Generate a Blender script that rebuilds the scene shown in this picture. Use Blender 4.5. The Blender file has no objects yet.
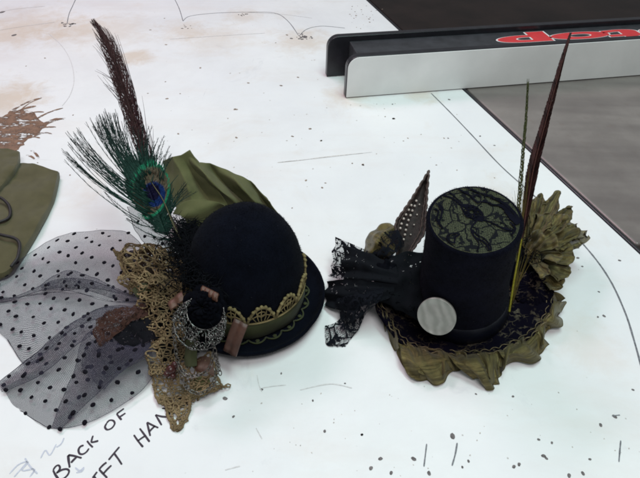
import bpy, math, random
from math import sin, cos, pi, radians, sqrt, atan2
from mathutils import Vector as V, Matrix, noise
random.seed(11)
C = bpy.context.scene.collection
S = 0.01                                    # everything below is written in centimetres
# ------------------------------------------------------------------ camera frame, used to measure places off the table plane
FOC, TH, RO, CH = 554.0, radians(42), radians(2), 50.0
FW = V((0, cos(TH), -sin(TH))); U0 = V((0, sin(TH), cos(TH))); R0 = V((1, 0, 0))
RT = cos(RO)*R0 + sin(RO)*U0; UP = -sin(RO)*R0 + cos(RO)*U0
EYE = V((0, 0, CH))
def ray(u, v): return (u-320)/FOC*RT + (239-v)/FOC*UP + FW
def P(u, v, z=0.0):
    d = ray(u, v); return EYE + d*((z-CH)/d.z)
def D(u, v, dep): return EYE + ray(u, v)*dep
def depth(p): return (p-EYE).dot(FW)
def onplane(u, v, p0, n):
    d = ray(u, v); return EYE + d*((p0-EYE).dot(n)/d.dot(n))
def zp(x0, y0, s, pts): return [(x0+a/s, y0+b/s) + tuple(c) for a, b, *c in pts]
def nz(p, s=1.0): return noise.noise(V(p)*s)
# ------------------------------------------------------------------ curves
def cr(pts, n, closed=False):
    pts = [V(p) for p in pts]; m = len(pts); out = []
    segs = m if closed else m-1
    for i in range(n):
        t = i/(n if closed else n-1)*segs; k = min(int(t), segs-1); f = t-k
        g = (lambda j: pts[j % m]) if closed else (lambda j: pts[max(0, min(m-1, j))])
        a, b, c, d = g(k-1), g(k), g(k+1), g(k+2)
        out.append(0.5*((2*b)+(c-a)*f+(2*a-5*b+4*c-d)*f*f+(3*b-a-3*c+d)*f**3))
    return out
def lin(pts, n):
    m = len(pts)-1; out = []
    for i in range(n):
        t = i/(n-1)*m; k = min(int(t), m-1); f = t-k; g_ = f*.72+.28*f*f*(3-2*f); out.append(pts[k]*(1-g_)+pts[k+1]*g_)
    return out
def loft(curves, nu, nv, closed=False, crease=False):
    rows = [cr(c, nu, closed) for c in curves]
    cols = [(lin if crease else cr)([r[i] for r in rows], nv) for i in range(nu)]
    return [[cols[i][j] for i in range(nu)] for j in range(nv)]
def pz(pts): return [P(*p) for p in pts]
def gnormal(G, j, i):
    a = G[j][min(i+1, len(G[0])-1)]-G[j][max(i-1, 0)]; b = G[min(j+1, len(G)-1)][i]-G[max(j-1, 0)][i]
    n = a.cross(b)
    return n.normalized() if n.length > 1e-9 else V((0, 0, 1))
def ripple(G, amp, sc, seed=0.0, tfun=None):
    N = [[gnormal(G, j, i) for i in range(len(G[0]))] for j in range(len(G))]
    for j in range(len(G)):
        for i in range(len(G[0])):
            w = tfun(j/(len(G)-1)) if tfun else 1
            G[j][i] = G[j][i] + N[j][i]*amp*w*noise.noise(G[j][i]*sc+V((seed, seed*1.7, -seed)))
    return G
# ------------------------------------------------------------------ mesh builder
BASE = {}
class MB:
    def __init__(s): s.v = []; s.f = []; s.m = []; s.uv = []; s.c = []
    def add(s, p, uv=(0, 0), c=(1, 1, 1)): s.v.append(V(p)); s.uv.append(uv); s.c.append(c); return len(s.v)-1
    def face(s, idx, mi=0): s.f.append(idx); s.m.append(mi)
    def grid(s, G, mi=0, cl=False, uo=(0, 0), cfun=None):
        n, m = len(G), len(G[0]); b = len(s.v)
        mid = G[n//2]; us = [0]
        for i in range(1, m): us.append(us[-1]+max((G[-1][i]-G[-1][i-1]).length, (mid[i]-mid[i-1]).length))
        vs = [0]
        for j in range(1, n): vs.append(vs[-1]+(G[j][m//2]-G[j-1][m//2]).length)
        for j in range(n):
            for i in range(m): s.add(G[j][i], (us[i]+uo[0], vs[j]+uo[1]), cfun(j/(n-1), i/(m-1)) if cfun else (1, 1, 1))
        for j in range(n-1):
            for i in range(m if cl else m-1):
                k = (i+1) % m
                s.face([b+j*m+i, b+j*m+k, b+(j+1)*m+k, b+(j+1)*m+i], mi)
        return s
    def tube(s, pts, r, seg=6, mi=0, c=(1, 1, 1), closed=False):
        pts = [V(p) for p in pts]; n = len(pts); rings = []; prev = None; L = 0
        for i, p in enumerate(pts):
            if closed: t = pts[(i+1) % n]-pts[i-1]
            else: t = pts[min(i+1, n-1)]-pts[max(i-1, 0)]
            if t.length < 1e-9: t = V((0, 0, 1))
            t.normalize()
            if prev is None:
                a = V((0, 0, 1)) if abs(t.z) < .9 else V((1, 0, 0)); x = t.cross(a).normalized()
            else:
                x = prev-t*prev.dot(t); x = x.normalized() if x.length > 1e-6 else t.orthogonal().normalized()
            prev = x; y = t.cross(x)
            rr = r[i] if isinstance(r, (list, tuple)) else r
            cc = c[i] if isinstance(c, list) else c
            if i: L += (p-pts[i-1]).length
            rings.append([s.add(p+(x*cos(2*pi*k/seg)+y*sin(2*pi*k/seg))*rr, (k/seg, L), cc) for k in range(seg)])
        for i in range(n if closed else n-1):
            A, B = rings[i], rings[(i+1) % n]
            for k in range(seg): s.face([A[k], A[(k+1) % seg], B[(k+1) % seg], B[k]], mi)
        if not closed: s.face(rings[0][::-1], mi); s.face(rings[-1], mi)
        return s
    def ball(s, p, r, mi=0, seg=8, ring=5, sq=(1, 1, 1), c=(1, 1, 1), M=None):
        p = V(p); M = M or Matrix.Identity(3)
        top = s.add(p+M@V((0, 0, r*sq[2])), (0, 0), c); bot = s.add(p-M@V((0, 0, r*sq[2])), (0, 0), c); R = []
        for j in range(1, ring):
            a = pi*j/ring
            R.append([s.add(p+M@V((r*sin(a)*cos(2*pi*k/seg)*sq[0], r*sin(a)*sin(2*pi*k/seg)*sq[1], r*cos(a)*sq[2])), (k/seg, j/ring), c) for k in range(seg)])
        for k in range(seg):
            q = (k+1) % seg
            s.face([top, R[0][k], R[0][q]], mi); s.face([bot, R[-1][q], R[-1][k]], mi)
            for j in range(len(R)-1): s.face([R[j][k], R[j+1][k], R[j+1][q], R[j][q]], mi)
    def disc(s, p, n, r, seg=10, mi=0, jit=0.0, thick=0.03):
        n = V(n).normalized(); x = n.orthogonal().normalized(); y = n.cross(x); p = V(p); ph = random.random()*7
        rr = [r*(1+jit*sin(2*ph+2*pi*k/seg*2)+jit*.6*random.uniform(-1, 1)) for k in range(seg)]
        A = [s.add(p+n*thick+(x*cos(2*pi*k/seg)+y*sin(2*pi*k/seg))*rr[k]) for k in range(seg)]
        B = [s.add(p-n*thick+(x*cos(2*pi*k/seg)+y*sin(2*pi*k/seg))*rr[k]) for k in range(seg)]
        s.face(A, mi); s.face(B[::-1], mi)
        for k in range(seg): s.face([B[k], B[(k+1) % seg], A[(k+1) % seg], A[k]], mi)
    def stroke(s, pts, w, n, mi=0):          # flat ribbon lying in the plane with normal n
        pts = [V(p) for p in pts]; m = len(pts); L = []
        for i, p in enumerate(pts):
            t = pts[min(i+1, m-1)]-pts[max(i-1, 0)]
            x = V(n).cross(t).normalized(); ww = (w[i] if isinstance(w, (list, tuple)) else w)/2
            L.append((s.add(p+x*ww), s.add(p-x*ww)))
        for i in range(m-1): s.face([L[i][1], L[i+1][1], L[i+1][0], L[i][0]], mi)
    def poly(s, pts, mi=0): s.face([s.add(p) for p in pts], mi)
    def prism(s, pts, h, mi=0):              # pts: closed loop, h: extrusion vector
        h = V(h); A = [s.add(p) for p in pts]; B = [s.add(V(p)+h) for p in pts]; n = len(A)
        s.face(A[::-1], mi); s.face(B, mi)
        for k in range(n): s.face([A[k], A[(k+1) % n], B[(k+1) % n], B[k]], mi)
    def box(s, o, a, b, c, mi=0):
        o, a, b, c = V(o), V(a), V(b), V(c); s.prism([o, o+a, o+a+b, o+b], c, mi)
    def lathe(s, prof, M, seg=72, mi=0, dent=0.0, nap=0):
        G = []
        for r, z in prof: G.append([M@V((r*cos(2*pi*k/seg), r*sin(2*pi*k/seg), z)) for k in range(seg)])
        if dent: G = [[p+V((nz(p, .22)+.4*nz(p, .7), nz(p+V((9, 3, 1)), .22), .5*nz(p+V((2, 8, 5)), .3)))*dent for p in r] for r in G]
        s.grid(G, mi, cl=True)
        rn_ = random.Random(nap); rmx = max(r for r, z in prof)
        for _ in range(nap):                     # felt nap: short fibres standing on the cloth
            j = rn_.randrange(len(G)-1)
            if rn_.random() > prof[j][0]/rmx*((V((*prof[j], 0))-V((*prof[j+1], 0))).length/.8+.15): continue
            i = rn_.randrange(seg); k = (i+1) % seg; a, c = rn_.random(), rn_.random()
            p = (G[j][i]*(1-a)+G[j][k]*a)*(1-c)+(G[j+1][i]*(1-a)+G[j+1][k]*a)*c
            n = (G[j][k]-G[j][i]).cross(G[j+1][i]-G[j][i])
            if n.length < 1e-4: continue
            n.normalize(); d = n+V((rn_.uniform(-1, 1), rn_.uniform(-1, 1), rn_.uniform(-1, 1)))*.9; L = rn_.uniform(.04, .11); b0 = len(s.v)
            s.tube([p-n*.02, p+d*L*.6, p+d*L+V((rn_.uniform(-.05, .05), rn_.uniform(-.05, .05), 0))], [.012, .010, .004], 3, mi)
    def build(s, name, mats, parent=None, smooth=True, solid=0, bevel=0, sub=0):
        base = BASE[parent.name] if parent else V((0, 0, 0))
        me = bpy.data.meshes.new(name)
        me.from_pydata([(p-base)*S for p in s.v], [], s.f)
        for mm in (mats if isinstance(mats, (list, tuple)) else [mats]): me.materials.append(mm)
        me.polygons.foreach_set('material_index', s.m)
        me.polygons.foreach_set('use_smooth', [smooth]*len(s.f))
        ul = me.uv_layers.new(name='uv')
        ul.data.foreach_set('uv', [x for l in me.loops for x in s.uv[l.vertex_index]])
        ca = me.color_attributes.new('tint', 'FLOAT_COLOR', 'POINT')
        ca.data.foreach_set('color', [x for c in s.c for x in (c[0], c[1], c[2], 1.0)])
        me.validate(); me.update()
        o = bpy.data.objects.new(name, me); C.objects.link(o)
        if parent: o.parent = parent
        BASE[o.name] = base
        if bevel: b = o.modifiers.new('b', 'BEVEL'); b.width = bevel*S; b.segments = 3; b.limit_method = 'ANGLE'
        if solid: m = o.modifiers.new('s', 'SOLIDIFY'); m.thickness = solid*S; m.offset = 0
        if sub: m = o.modifiers.new('d', 'SUBSURF'); m.levels = sub; m.render_levels = sub
        return o
def thing(name, loc, label, cat):
    o = bpy.data.objects.new(name, None); C.objects.link(o); o.location = V(loc)*S; o.empty_display_size = .02
    o['label'] = label; o['category'] = cat; BASE[o.name] = V(loc); return o
# ------------------------------------------------------------------ materials
class NT:
    def __init__(s, name):
        s.mat = bpy.data.materials.new(name); s.mat.use_nodes = True; s.t = s.mat.node_tree; s.b = s.t.nodes['Principled BSDF']
    def n(s, typ, **k):
        nd = s.t.nodes.new(typ)
        for a, b in k.items(): setattr(nd, a, b)
        return nd
    def l(s, a, b): s.t.links.new(a, b)
    def tc(s, uv=False, scale=(1, 1, 1), rot=(0, 0, 0)):
        t = s.n('ShaderNodeTexCoord'); m = s.n('ShaderNodeMapping'); m.inputs['Scale'].default_value = scale; m.inputs['Rotation'].default_value = rot
        s.l(t.outputs['UV' if uv else 'Object'], m.inputs['Vector']); return m.outputs[0]
    def noise(s, vec, scale, detail=4, rough=.55, dist=0):
        t = s.n('ShaderNodeTexNoise'); t.inputs['Scale'].default_value = scale; t.inputs['Detail'].default_value = detail
        t.inputs['Roughness'].default_value = rough; t.inputs['Distortion'].default_value = dist; s.l(vec, t.inputs['Vector']); return t.outputs['Fac']
    def voro(s, vec, scale, feat='F1', rnd=1.0, out='Distance'):
        t = s.n('ShaderNodeTexVoronoi', feature=feat); t.inputs['Scale'].default_value = scale; t.inputs['Randomness'].default_value = rnd
        s.l(vec, t.inputs['Vector']); return t.outputs[out]
    def ramp(s, fac, stops, interp='LINEAR'):
        r = s.n('ShaderNodeValToRGB'); r.color_ramp.interpolation = interp; e = r.color_ramp.elements
        while len(e) < len(stops): e.new(.5)
        for x, (p, c) in zip(e, stops): x.position = p; x.color = (c, c, c, 1) if not isinstance(c, tuple) else (*c, 1)
        s.l(fac, r.inputs['Fac']); return r.outputs['Color']
    def mix(s, fac, a, b, mode='MIX'):
        m = s.n('ShaderNodeMix', data_type='RGBA', blend_type=mode)
        for sock, val in ((m.inputs['Factor'], fac), (m.inputs[6], a), (m.inputs[7], b)):
            if isinstance(val, (int, float)): sock.default_value = val
            elif isinstance(val, tuple): sock.default_value = (*val, 1)
            else: s.l(val, sock)
        return m.outputs[2]
    def math(s, op, a, b=0.0):
        m = s.n('ShaderNodeMath', operation=op)
        for k, val in enumerate((a, b)):
            if isinstance(val, (int, float)): m.inputs[k].default_value = val
            else: s.l(val, m.inputs[k])
        return m.outputs[0]
    def set(s, **k):
        for a, b in k.items():
            a = a.replace('_', ' ')
            if isinstance(b, tuple): s.b.inputs[a].default_value = (*b, 1) if len(b) == 3 else b
            elif isinstance(b, (int, float)): s.b.inputs[a].default_value = b
            else: s.l(b, s.b.inputs[a])
        return s
    def bump(s, h, strength=.3, dist=.001):
        b = s.n('ShaderNodeBump'); b.inputs['Strength'].default_value = strength; b.inputs['Distance'].default_value = dist
        s.l(h, b.inputs['Height']); s.l(b.outputs[0], s.b.inputs['Normal'])
def simple(name, col, rough=.6, var=.25, scale=120, metal=0, bump=.15, spec=.5, sheen=0, bscale=None):
    m = NT(name); o = m.tc(); f = m.noise(o, scale, 5)
    c2 = tuple(x*(1-var) for x in col); c3 = tuple(min(1, x*(1+var)) for x in col)
    m.set(Base_Color=m.ramp(f, [(.3, c2), (.7, c3)]), Roughness=rough, Metallic=metal, Specular_IOR_Level=spec, Sheen_Weight=sheen)
    if bump: m.bump(m.noise(o, bscale or scale*3, 3), bump)
    return m.mat
def attr_mat(name, rough=.5, spec=.5, sheen=0.0):
    m = NT(name); a = m.n('ShaderNodeAttribute', attribute_name='tint'); o = m.tc()
    f = m.ramp(m.noise(o, 500, 3), [(.25, .6), (.75, 1.3)])
    m.set(Base_Color=m.mix(1.0, a.outputs['Color'], f, 'MULTIPLY'), Roughness=rough, Specular_IOR_Level=spec*.35, Sheen_Weight=0.0, Metallic=sheen); return m.mat
def weave(name, col, sc=18, var=.25, rough=.75, alpha=1.0, sheen=.2, trans=0.0, bump=.35, metal=0.0, crease=0.0):
    m = NT(name); uv = m.tc(uv=True); o = m.tc()
    w1 = m.n('ShaderNodeTexWave'); w1.inputs['Scale'].default_value = sc; w1.inputs['Distortion'].default_value = .6; m.l(uv, w1.inputs['Vector'])
    uv2 = m.tc(uv=True, rot=(0, 0, pi/2)); w2 = m.n('ShaderNodeTexWave'); w2.inputs['Scale'].default_value = sc; w2.inputs['Distortion'].default_value = .6; m.l(uv2, w2.inputs['Vector'])
    w = m.math('MULTIPLY', w1.outputs['Fac'], w2.outputs['Fac'])
    f = m.noise(o, 70, 5)
    base = m.ramp(f, [(.3, tuple(x*(1-var) for x in col)), (.7, tuple(x*(1+var) for x in col))])
    base = m.mix(m.math('MULTIPLY', w, .35), base, tuple(x*1.5 for x in col))
    m.set(Base_Color=base, Roughness=rough, Sheen_Weight=sheen, Specular_IOR_Level=.25, Metallic=metal)
    if alpha < 1: m.set(Alpha=m.math('ADD', m.math('MULTIPLY', w, .25), alpha))
    if crease:
        cv = m.tc(uv=True, scale=(2.6, .28, 1)); cn = m.noise(cv, 1.0, 5, .6, .8); cw = m.noise(m.tc(uv=True, scale=(7, .9, 1)), 1.0, 3, .6)
        h_ = m.math('ADD', m.math('MULTIPLY', cn, 1.0), m.math('MULTIPLY', cw, .25)); m.bump(m.math('ADD', h_, m.math('MULTIPLY', w, .05)), crease, .006)
        base = m.mix(1.0, base, m.ramp(cn, [(.32, .38), (.66, 1.45)]), 'MULTIPLY'); m.set(Base_Color=base)
    else: m.bump(w, bump, .0003)
    if trans:
        tr = m.n('ShaderNodeBsdfTranslucent'); m.l(base, tr.inputs['Color']); mx = m.n('ShaderNodeMixShader'); mx.inputs[0].default_value = trans
        out = m.t.nodes['Material Output']; m.l(m.b.outputs[0], mx.inputs[1]); m.l(tr.outputs[0], mx.inputs[2])
        m.l(mx.outputs[0], out.inputs['Surface'])
        if alpha < 1:
            tp = m.n('ShaderNodeBsdfTransparent'); m2 = m.n('ShaderNodeMixShader'); m2.inputs[0].default_value = alpha
            m.set(Alpha=1.0)
            for lk in list(m.b.inputs['Alpha'].links): m.t.links.remove(lk)
            m.l(tp.outputs[0], m2.inputs[1]); m.l(mx.outputs[0], m2.inputs[2]); m.l(m2.outputs[0], out.inputs['Surface'])
    return m.mat

# painted board
def board_material():
    m = NT('white painted board'); o = m.tc()
    big = m.noise(o, 3.2, 4); mid = m.noise(o, 11, 6, .65); fine = m.noise(o, 160, 4)
    base = m.ramp(big, [(.3, (.70, .70, .715)), (.7, (.78, .78, .775))])
    st = m.ramp(m.noise(o, 5.0, 7, .7, .6), [(.56, 0.0), (.76, 1.0)])
    base = m.mix(m.math('MULTIPLY', st, .5), base, (.62, .53, .44))
    far = m.ramp(m.noise(m.tc(scale=(2.2, 7, 1), rot=(0, 0, -.1)), 1.6, 6, .7), [(.5, 0.0), (.72, 1.0)])
    base = m.mix(m.math('MULTIPLY', far, .28), base, (.66, .57, .52))
    sv = m.tc(scale=(7, 95, 1), rot=(0, 0, .12)); sc = m.ramp(m.noise(sv, 1.0, 3, .7), [(.69, 0.0), (.73, 1.0)])
    sc = m.math('MULTIPLY', sc, m.ramp(mid, [(.5, 0.0), (.65, 1.0)]))
    base = m.mix(m.math('MULTIPLY', sc, .45), base, (.45, .42, .40))
    sv2 = m.tc(scale=(120, 5, 1), rot=(0, 0, -.5)); s2 = m.ramp(m.noise(sv2, 1.0, 3, .7), [(.71, 0.0), (.74, 1.0)])
    s2 = m.math('MULTIPLY', s2, m.ramp(m.noise(o, 14, 4), [(.52, 0.0), (.62, 1.0)]))
    base = m.mix(m.math('MULTIPLY', s2, .45), base, (.42, .42, .44))
    for (u_, v_, r_, k_) in ((8, 98, .085, .8), (136, 57, .05, .75), (25, 24, .13, .5), (303, 40, .085, .55), (243, 16, .06, .45), (70, 30, .10, .45), (12, 36, .10, .5), (350, 95, .06, .5), (420, 93, .05, .5), (185, 30, .07, .5), (110, 30, .12, .4), (215, 40, .10, .3), (590, 345, .05, .25)):
        c_ = P(u_, v_)*S; vd = m.n('ShaderNodeVectorMath', operation='DISTANCE'); m.l(o, vd.inputs[0]); vd.inputs[1].default_value = c_
        q_ = m.math('ADD', m.math('MULTIPLY', vd.outputs['Value'], 1/r_), m.math('MULTIPLY', m.math('SUBTRACT', m.noise(o, 28, 7, .75, .5), .5), 2.2))
        base = m.mix(m.math('MULTIPLY', m.ramp(q_, [(.25, 1.0), (1.0, 0.0)]), k_), base, (.60, .49, .39))
    sp = m.voro(o, 62); sp = m.ramp(sp, [(.035, 1.0), (.075, 0.0)])
    sp = m.math('MULTIPLY', sp, m.ramp(m.noise(o, 22, 3), [(.54, 0.0), (.6, 1.0)]))
    base = m.mix(m.math('MULTIPLY', sp, .55), base, (.20, .16, .13))
    sm = m.ramp(m.noise(o, 9, 8, .75, 1.2), [(.6, 0.0), (.72, 1.0)])
    gr = m.ramp(m.noise(o, 2.4, 9, .72, .4), [(.46, 0.0), (.75, 1.0)])
    base = m.mix(m.math('MULTIPLY', gr, .34), base, (.52, .50, .50))
    base = m.mix(m.math('MULTIPLY', sm, .26), base, (.42, .42, .46))
    m.set(Base_Color=base, Roughness=m.ramp(mid, [(.3, .42), (.7, .6)]), Specular_IOR_Level=.35)
    m.bump(m.math('ADD', m.math('MULTIPLY', mid, .8), m.math('MULTIPLY', fine, .12)), .22, .0012)
    return m.mat
def iron_material():
    m = NT('cast iron'); o = m.tc(); sv = m.tc(scale=(26, 700, 1), rot=(0, 0, -.23))
    f = m.noise(o, 4.5, 8, .68); g = m.noise(sv, 1, 4, .7); r = m.noise(o, 34, 6, .7)
    base = m.ramp(f, [(.3, (.165, .140, .130)), (.7, (.31, .272, .252))])
    base = m.mix(m.math('MULTIPLY', g, .4), base, (.20, .175, .17))
    base = m.mix(m.ramp(r, [(.58, 0.0), (.8, .55)]), base, (.20, .145, .12))
    bd = m.ramp(m.noise(m.tc(scale=(2.0, 16, 1), rot=(0, 0, -.23)), 1, 3, .5), [(.42, 0.0), (.6, 1.0)]); base = m.mix(m.math('MULTIPLY', bd, .45), base, (.13, .11, .107))  # dark stripes along the fence: reflections painted into the iron's colour
    m.set(Base_Color=base, Metallic=.25, Roughness=m.ramp(f, [(.3, .28), (.7, .5)]))
    m.bump(g, .06, .0004); return m.mat
def netting(name, col, cell, cov, base_alpha=0.0):
    m = NT(name); uv = m.tc(uv=True); d = m.voro(uv, 1/cell, 'DISTANCE_TO_EDGE', .35)
    a = m.ramp(d, [(cov*.8, 1.0), (cov*1.2, base_alpha)])
    o = m.tc(); c = m.ramp(m.noise(o, 60, 3), [(.3, tuple(x*.7 for x in col)), (.7, tuple(x*1.25 for x in col))])
    m.set(Base_Color=c, Roughness=.8, Alpha=a, Specular_IOR_Level=.2); return m.mat
def black_lace(name, col, vw=.06, flor=1.0, thr=.5, nw=.07):
    m = NT(name); uv = m.tc(uv=True)
    d = m.voro(uv, 5.0, 'DISTANCE_TO_EDGE', .5); net = m.ramp(d, [(nw, 1.0), (nw+.03, .12)])
    warp = m.n('ShaderNodeTexNoise'); warp.inputs['Scale'].default_value = .9; warp.inputs['Detail'].default_value = 3; m.l(uv, warp.inputs['Vector'])
    va = m.n('ShaderNodeVectorMath', operation='ADD'); m.l(uv, va.inputs[0]); m.l(warp.outputs['Color'], va.inputs[1])
    e = m.voro(va.outputs[0], .75*flor, 'DISTANCE_TO_EDGE'); vines = m.ramp(e, [(vw, 1.0), (vw+.03, 0.0)])
    b = m.noise(va.outputs[0], 1.1*flor, 3, .6); blobs = m.ramp(b, [(thr, 0.0), (thr+.03, 1.0)])
    a = m.math('MAXIMUM', m.math('MAXIMUM', net, vines), blobs)
    m.set(Base_Color=col, Roughness=.9, Alpha=a, Specular_IOR_Level=.1); m.bump(m.math('MAXIMUM', vines, blobs), .4, .0006)
    return m.mat
def brocade_material():
    m = NT('gold and black brocade'); uv = m.tc(uv=True); o = m.tc()
    wp = m.n('ShaderNodeTexNoise'); wp.inputs['Scale'].default_value = 90; wp.inputs['Detail'].default_value = 3; m.l(o, wp.inputs['Vector'])
    sc = m.n('ShaderNodeVectorMath', operation='SCALE'); sc.inputs['Scale'].default_value = .016; m.l(wp.outputs['Color'], sc.inputs[0])
    va = m.n('ShaderNodeVectorMath', operation='ADD'); m.l(o, va.inputs[0]); m.l(sc.outputs[0], va.inputs[1])
    w = m.n('ShaderNodeTexWave', wave_type='RINGS'); w.inputs['Scale'].default_value = 62; w.inputs['Distortion'].default_value = 5; w.inputs['Detail Scale'].default_value = 1.5; m.l(va.outputs[0], w.inputs['Vector'])
    v = m.voro(va.outputs[0], 110, 'DISTANCE_TO_EDGE')
    g = m.math('MULTIPLY', m.ramp(w.outputs['Fac'], [(.66, 0.0), (.8, 1.0)]), m.ramp(m.noise(o, 75, 2), [(.50, 0.0), (.68, .8)]))
    g = m.math('MAXIMUM', g, m.math('MULTIPLY', m.ramp(v, [(.02, 1.0), (.06, 0.0)]), m.ramp(m.noise(o, 55, 2), [(.5, 0.0), (.66, .8)])))
    base = m.mix(g, (.0040, .0036, .0075), (.075, .056, .030))
    m.set(Base_Color=base, Roughness=m.ramp(g, [(0, .75), (1, .45)]), Metallic=m.math('MULTIPLY', g, .4), Specular_IOR_Level=m.math('MULTIPLY', g, .5))
    m.bump(g, .5, .0008); return m.mat
def stripe_button():
    m = NT('pale brushed disc'); o = m.tc(rot=(0, 0, -.5)); w = m.n('ShaderNodeTexWave'); w.inputs['Scale'].default_value = 48; w.inputs['Distortion'].default_value = 5; m.l(o, w.inputs['Vector'])
    f = m.noise(o, 90, 4)
    m.set(Base_Color=m.mix(m.math('MULTIPLY', w.outputs['Fac'], .75), m.ramp(f, [(.3, (.31, .32, .29)), (.7, (.42, .43, .39))]), (.24, .255, .225)), Roughness=.42, Metallic=.25)
    m.bump(m.math('ADD', f, m.math('MULTIPLY', w.outputs['Fac'], .6)), .35, .0008); return m.mat

M_BOARD = board_material(); M_IRON = iron_material()
M_LAM = simple('black laminate', (.012, .007, .006), .42, .5, 9, bump=.03, spec=.22)
M_BLKMETAL = simple('black painted metal', (.012, .012, .016), .32, .3, 60, bump=.05)
M_BODY = simple('worn black powder coat', (.03, .031, .036), .45, .3, 40, bump=.06)
M_FACE = simple('white laminate face', (.74, .74, .725), .35, .07, 12, bump=.03)
M_GAP = simple('dark gap', (.012, .010, .010), .6, .3, 90)
M_RED = simple('red lettering', (.56, .035, .04), .45, .08, 60, bump=0)
M_WHT = simple('white outline', (.7, .66, .66), .45, .05, 60, bump=0)
M_INK = simple('marker ink', (.018, .010, .022), .6, .4, 300, bump=0)
M_PENCIL = simple('pencil graphite', (.15, .15, .165), .6, .5, 400, bump=0)
M_FAINT = simple('faint pencil', (.58, .565, .56), .6, .15, 300, bump=0)
M_FAINTBLUE = simple('faint blue pen', (.50, .52, .60), .6, .12, 300, bump=0)
M_HOLE = simple('screw hole', (.13, .115, .115), .8, .5, 300)
M_SPECK = simple('dirt speck', (.27, .21, .17), .8, .5, 300)
M_SPECKG = simple('pale chip', (.47, .43, .40), .8, .3, 300)
def stain_material():
    m = NT('brown dried stain'); o = m.tc(scale=(1, 1, 1), rot=(0, 0, -.5)); f = m.noise(o, 60, 6, .7); s2 = m.tc(scale=(22, 130, 1), rot=(0, 0, -.45)); g = m.noise(s2, 1, 4, .7)
    m.set(Base_Color=m.ramp(f, [(.3, (.09, .048, .03)), (.7, (.25, .14, .085))]), Roughness=.65, Alpha=m.ramp(m.math('ADD', m.math('MULTIPLY', f, .5), m.math('MULTIPLY', g, .5)), [(.43, .0), (.5, 1.0)])); return m.mat
M_STAIN = stain_material()
M_TINT = simple('yellowed patch', (.60, .53, .42), .6, .15, 120, bump=0)
def felt(name, col):
    m = NT(name); o = m.tc(); f = m.noise(o, 45, 6, .7); b_ = m.ramp(f, [(.3, tuple(x*.7 for x in col)), (.75, tuple(x*2.0 for x in col))])
    sv = m.noise(o, 900, 2); l_ = m.voro(o, 190); lint = m.math('MULTIPLY', m.ramp(l_, [(.05, 1.0), (.11, 0.0)]), m.ramp(m.noise(o, 60, 2), [(.55, 0.0), (.62, 1.0)]))
    m.set(Base_Color=m.mix(m.math('MULTIPLY', lint, .35), b_, (.09, .09, .10)), Roughness=.95, Specular_IOR_Level=.05, Sheen_Weight=.010); m.bump(m.math('ADD', sv, m.math('MULTIPLY', f, 2.0)), .6, .0012); return m.mat
M_FELT = felt('black felt', (.0018, .0024, .0050))
M_VELV = felt('black velvet', (.0026, .0029, .0062))
M_DEEP = simple('deep black cloth', (.0022, .0025, .0042), .95, .3, 300, bump=.4, spec=.04, bscale=600)
M_SATINB = simple('black satin band', (.004, .005, .011), .42, .2, 60, spec=.3, bump=.2, bscale=150)
M_FLUFF = attr_mat('dark plume', .7, .2)
M_FEATH = attr_mat('feather barbs', .5, .5, .3)
M_OLIVE = weave('olive cotton', (.098, .100, .042), 16, .12, .95, sheen=.05)
M_OLIVED = weave('dull olive cotton', (.078, .068, .031), 14, .14, .85)
M_BAND = weave('green satin ribbon', (.034, .040, .012), 20, .2, .45, sheen=.1)
M_ORG = weave('bronze organza', (.130, .104, .038), 12, .2, .30, alpha=.93, sheen=.1, trans=.1, metal=.4, crease=.42)
M_ORGD = weave('bronze taffeta', (.105, .083, .028), 14, .22, .28, sheen=.1, metal=.42, crease=.42)
M_CROCH = simple('tan crochet cotton', (.165, .119, .065), .95, .6, 42, bump=.7, spec=.15, bscale=700)
M_GOLDC = simple('gold crochet trim', (.20, .16, .075), .8, .4, 80, bump=.6, spec=.2, bscale=600)
M_NET = netting('dark veil netting', (.030, .028, .046), .15, .105, .10)
M_DOT = simple('black flock dot', (.007, .006, .010), .95, .3, 300, spec=.1)
M_HEM = simple('dark veil fold', (.035, .033, .05), .9, .3, 100, bump=0)
M_BLACE = black_lace('black lace', (.004, .005, .008), thr=.52)
M_BLACK2 = black_lace('dense black lace', (.004, .005, .007), flor=1.5, thr=.34)
M_RLACE = black_lace('reddish brown lace', (.045, .022, .017), flor=1.8, thr=.50)
M_UNDER = black_lace('dark brown lace', (.030, .020, .014), flor=1.8, thr=.38)
M_RAGB = black_lace('ragged black lace', (.005, .005, .007), flor=1.6, thr=.42)
M_CLACE = black_lace('crown top lace', (.005, .006, .008), vw=.022, flor=.75, thr=.585, nw=.035)
M_BROC = brocade_material(); M_BTN = stripe_button()
M_SILV = simple('tarnished silver', (.105, .103, .098), .32, .98, 260, metal=1.0, bump=.2)
M_CHAIN = simple('old chain metal', (.14, .128, .115), .36, .6, 300, metal=.95, bump=.1)
M_LEATH = simple('brown leather', (.062, .026, .017), .5, .35, 110, bump=.4)
M_COPP = simple('copper ribbon', (.075, .030, .016), .5, .3, 120, bump=.4, metal=.2)
M_RBEAD = simple('dark red bead', (.045, .011, .009), .3, .3, 200, bump=0)
M_PEARL = simple('pearl bead', (.50, .42, .38), .25, .15, 200, bump=0, metal=.2)
M_LEAFD = simple('dark beaded cloth', (.020, .012, .011), .75, .6, 200, bump=.6)
M_TRIMB = simple('brown braid', (.050, .029, .024), .6, .5, 250, bump=.6)
M_CORD = simple('black cord', (.010, .008, .009), .6, .3, 300, bump=.3)
M_QUILL = simple('yellow green quill', (.22, .20, .025), .4, .25, 200, bump=.1)
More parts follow.
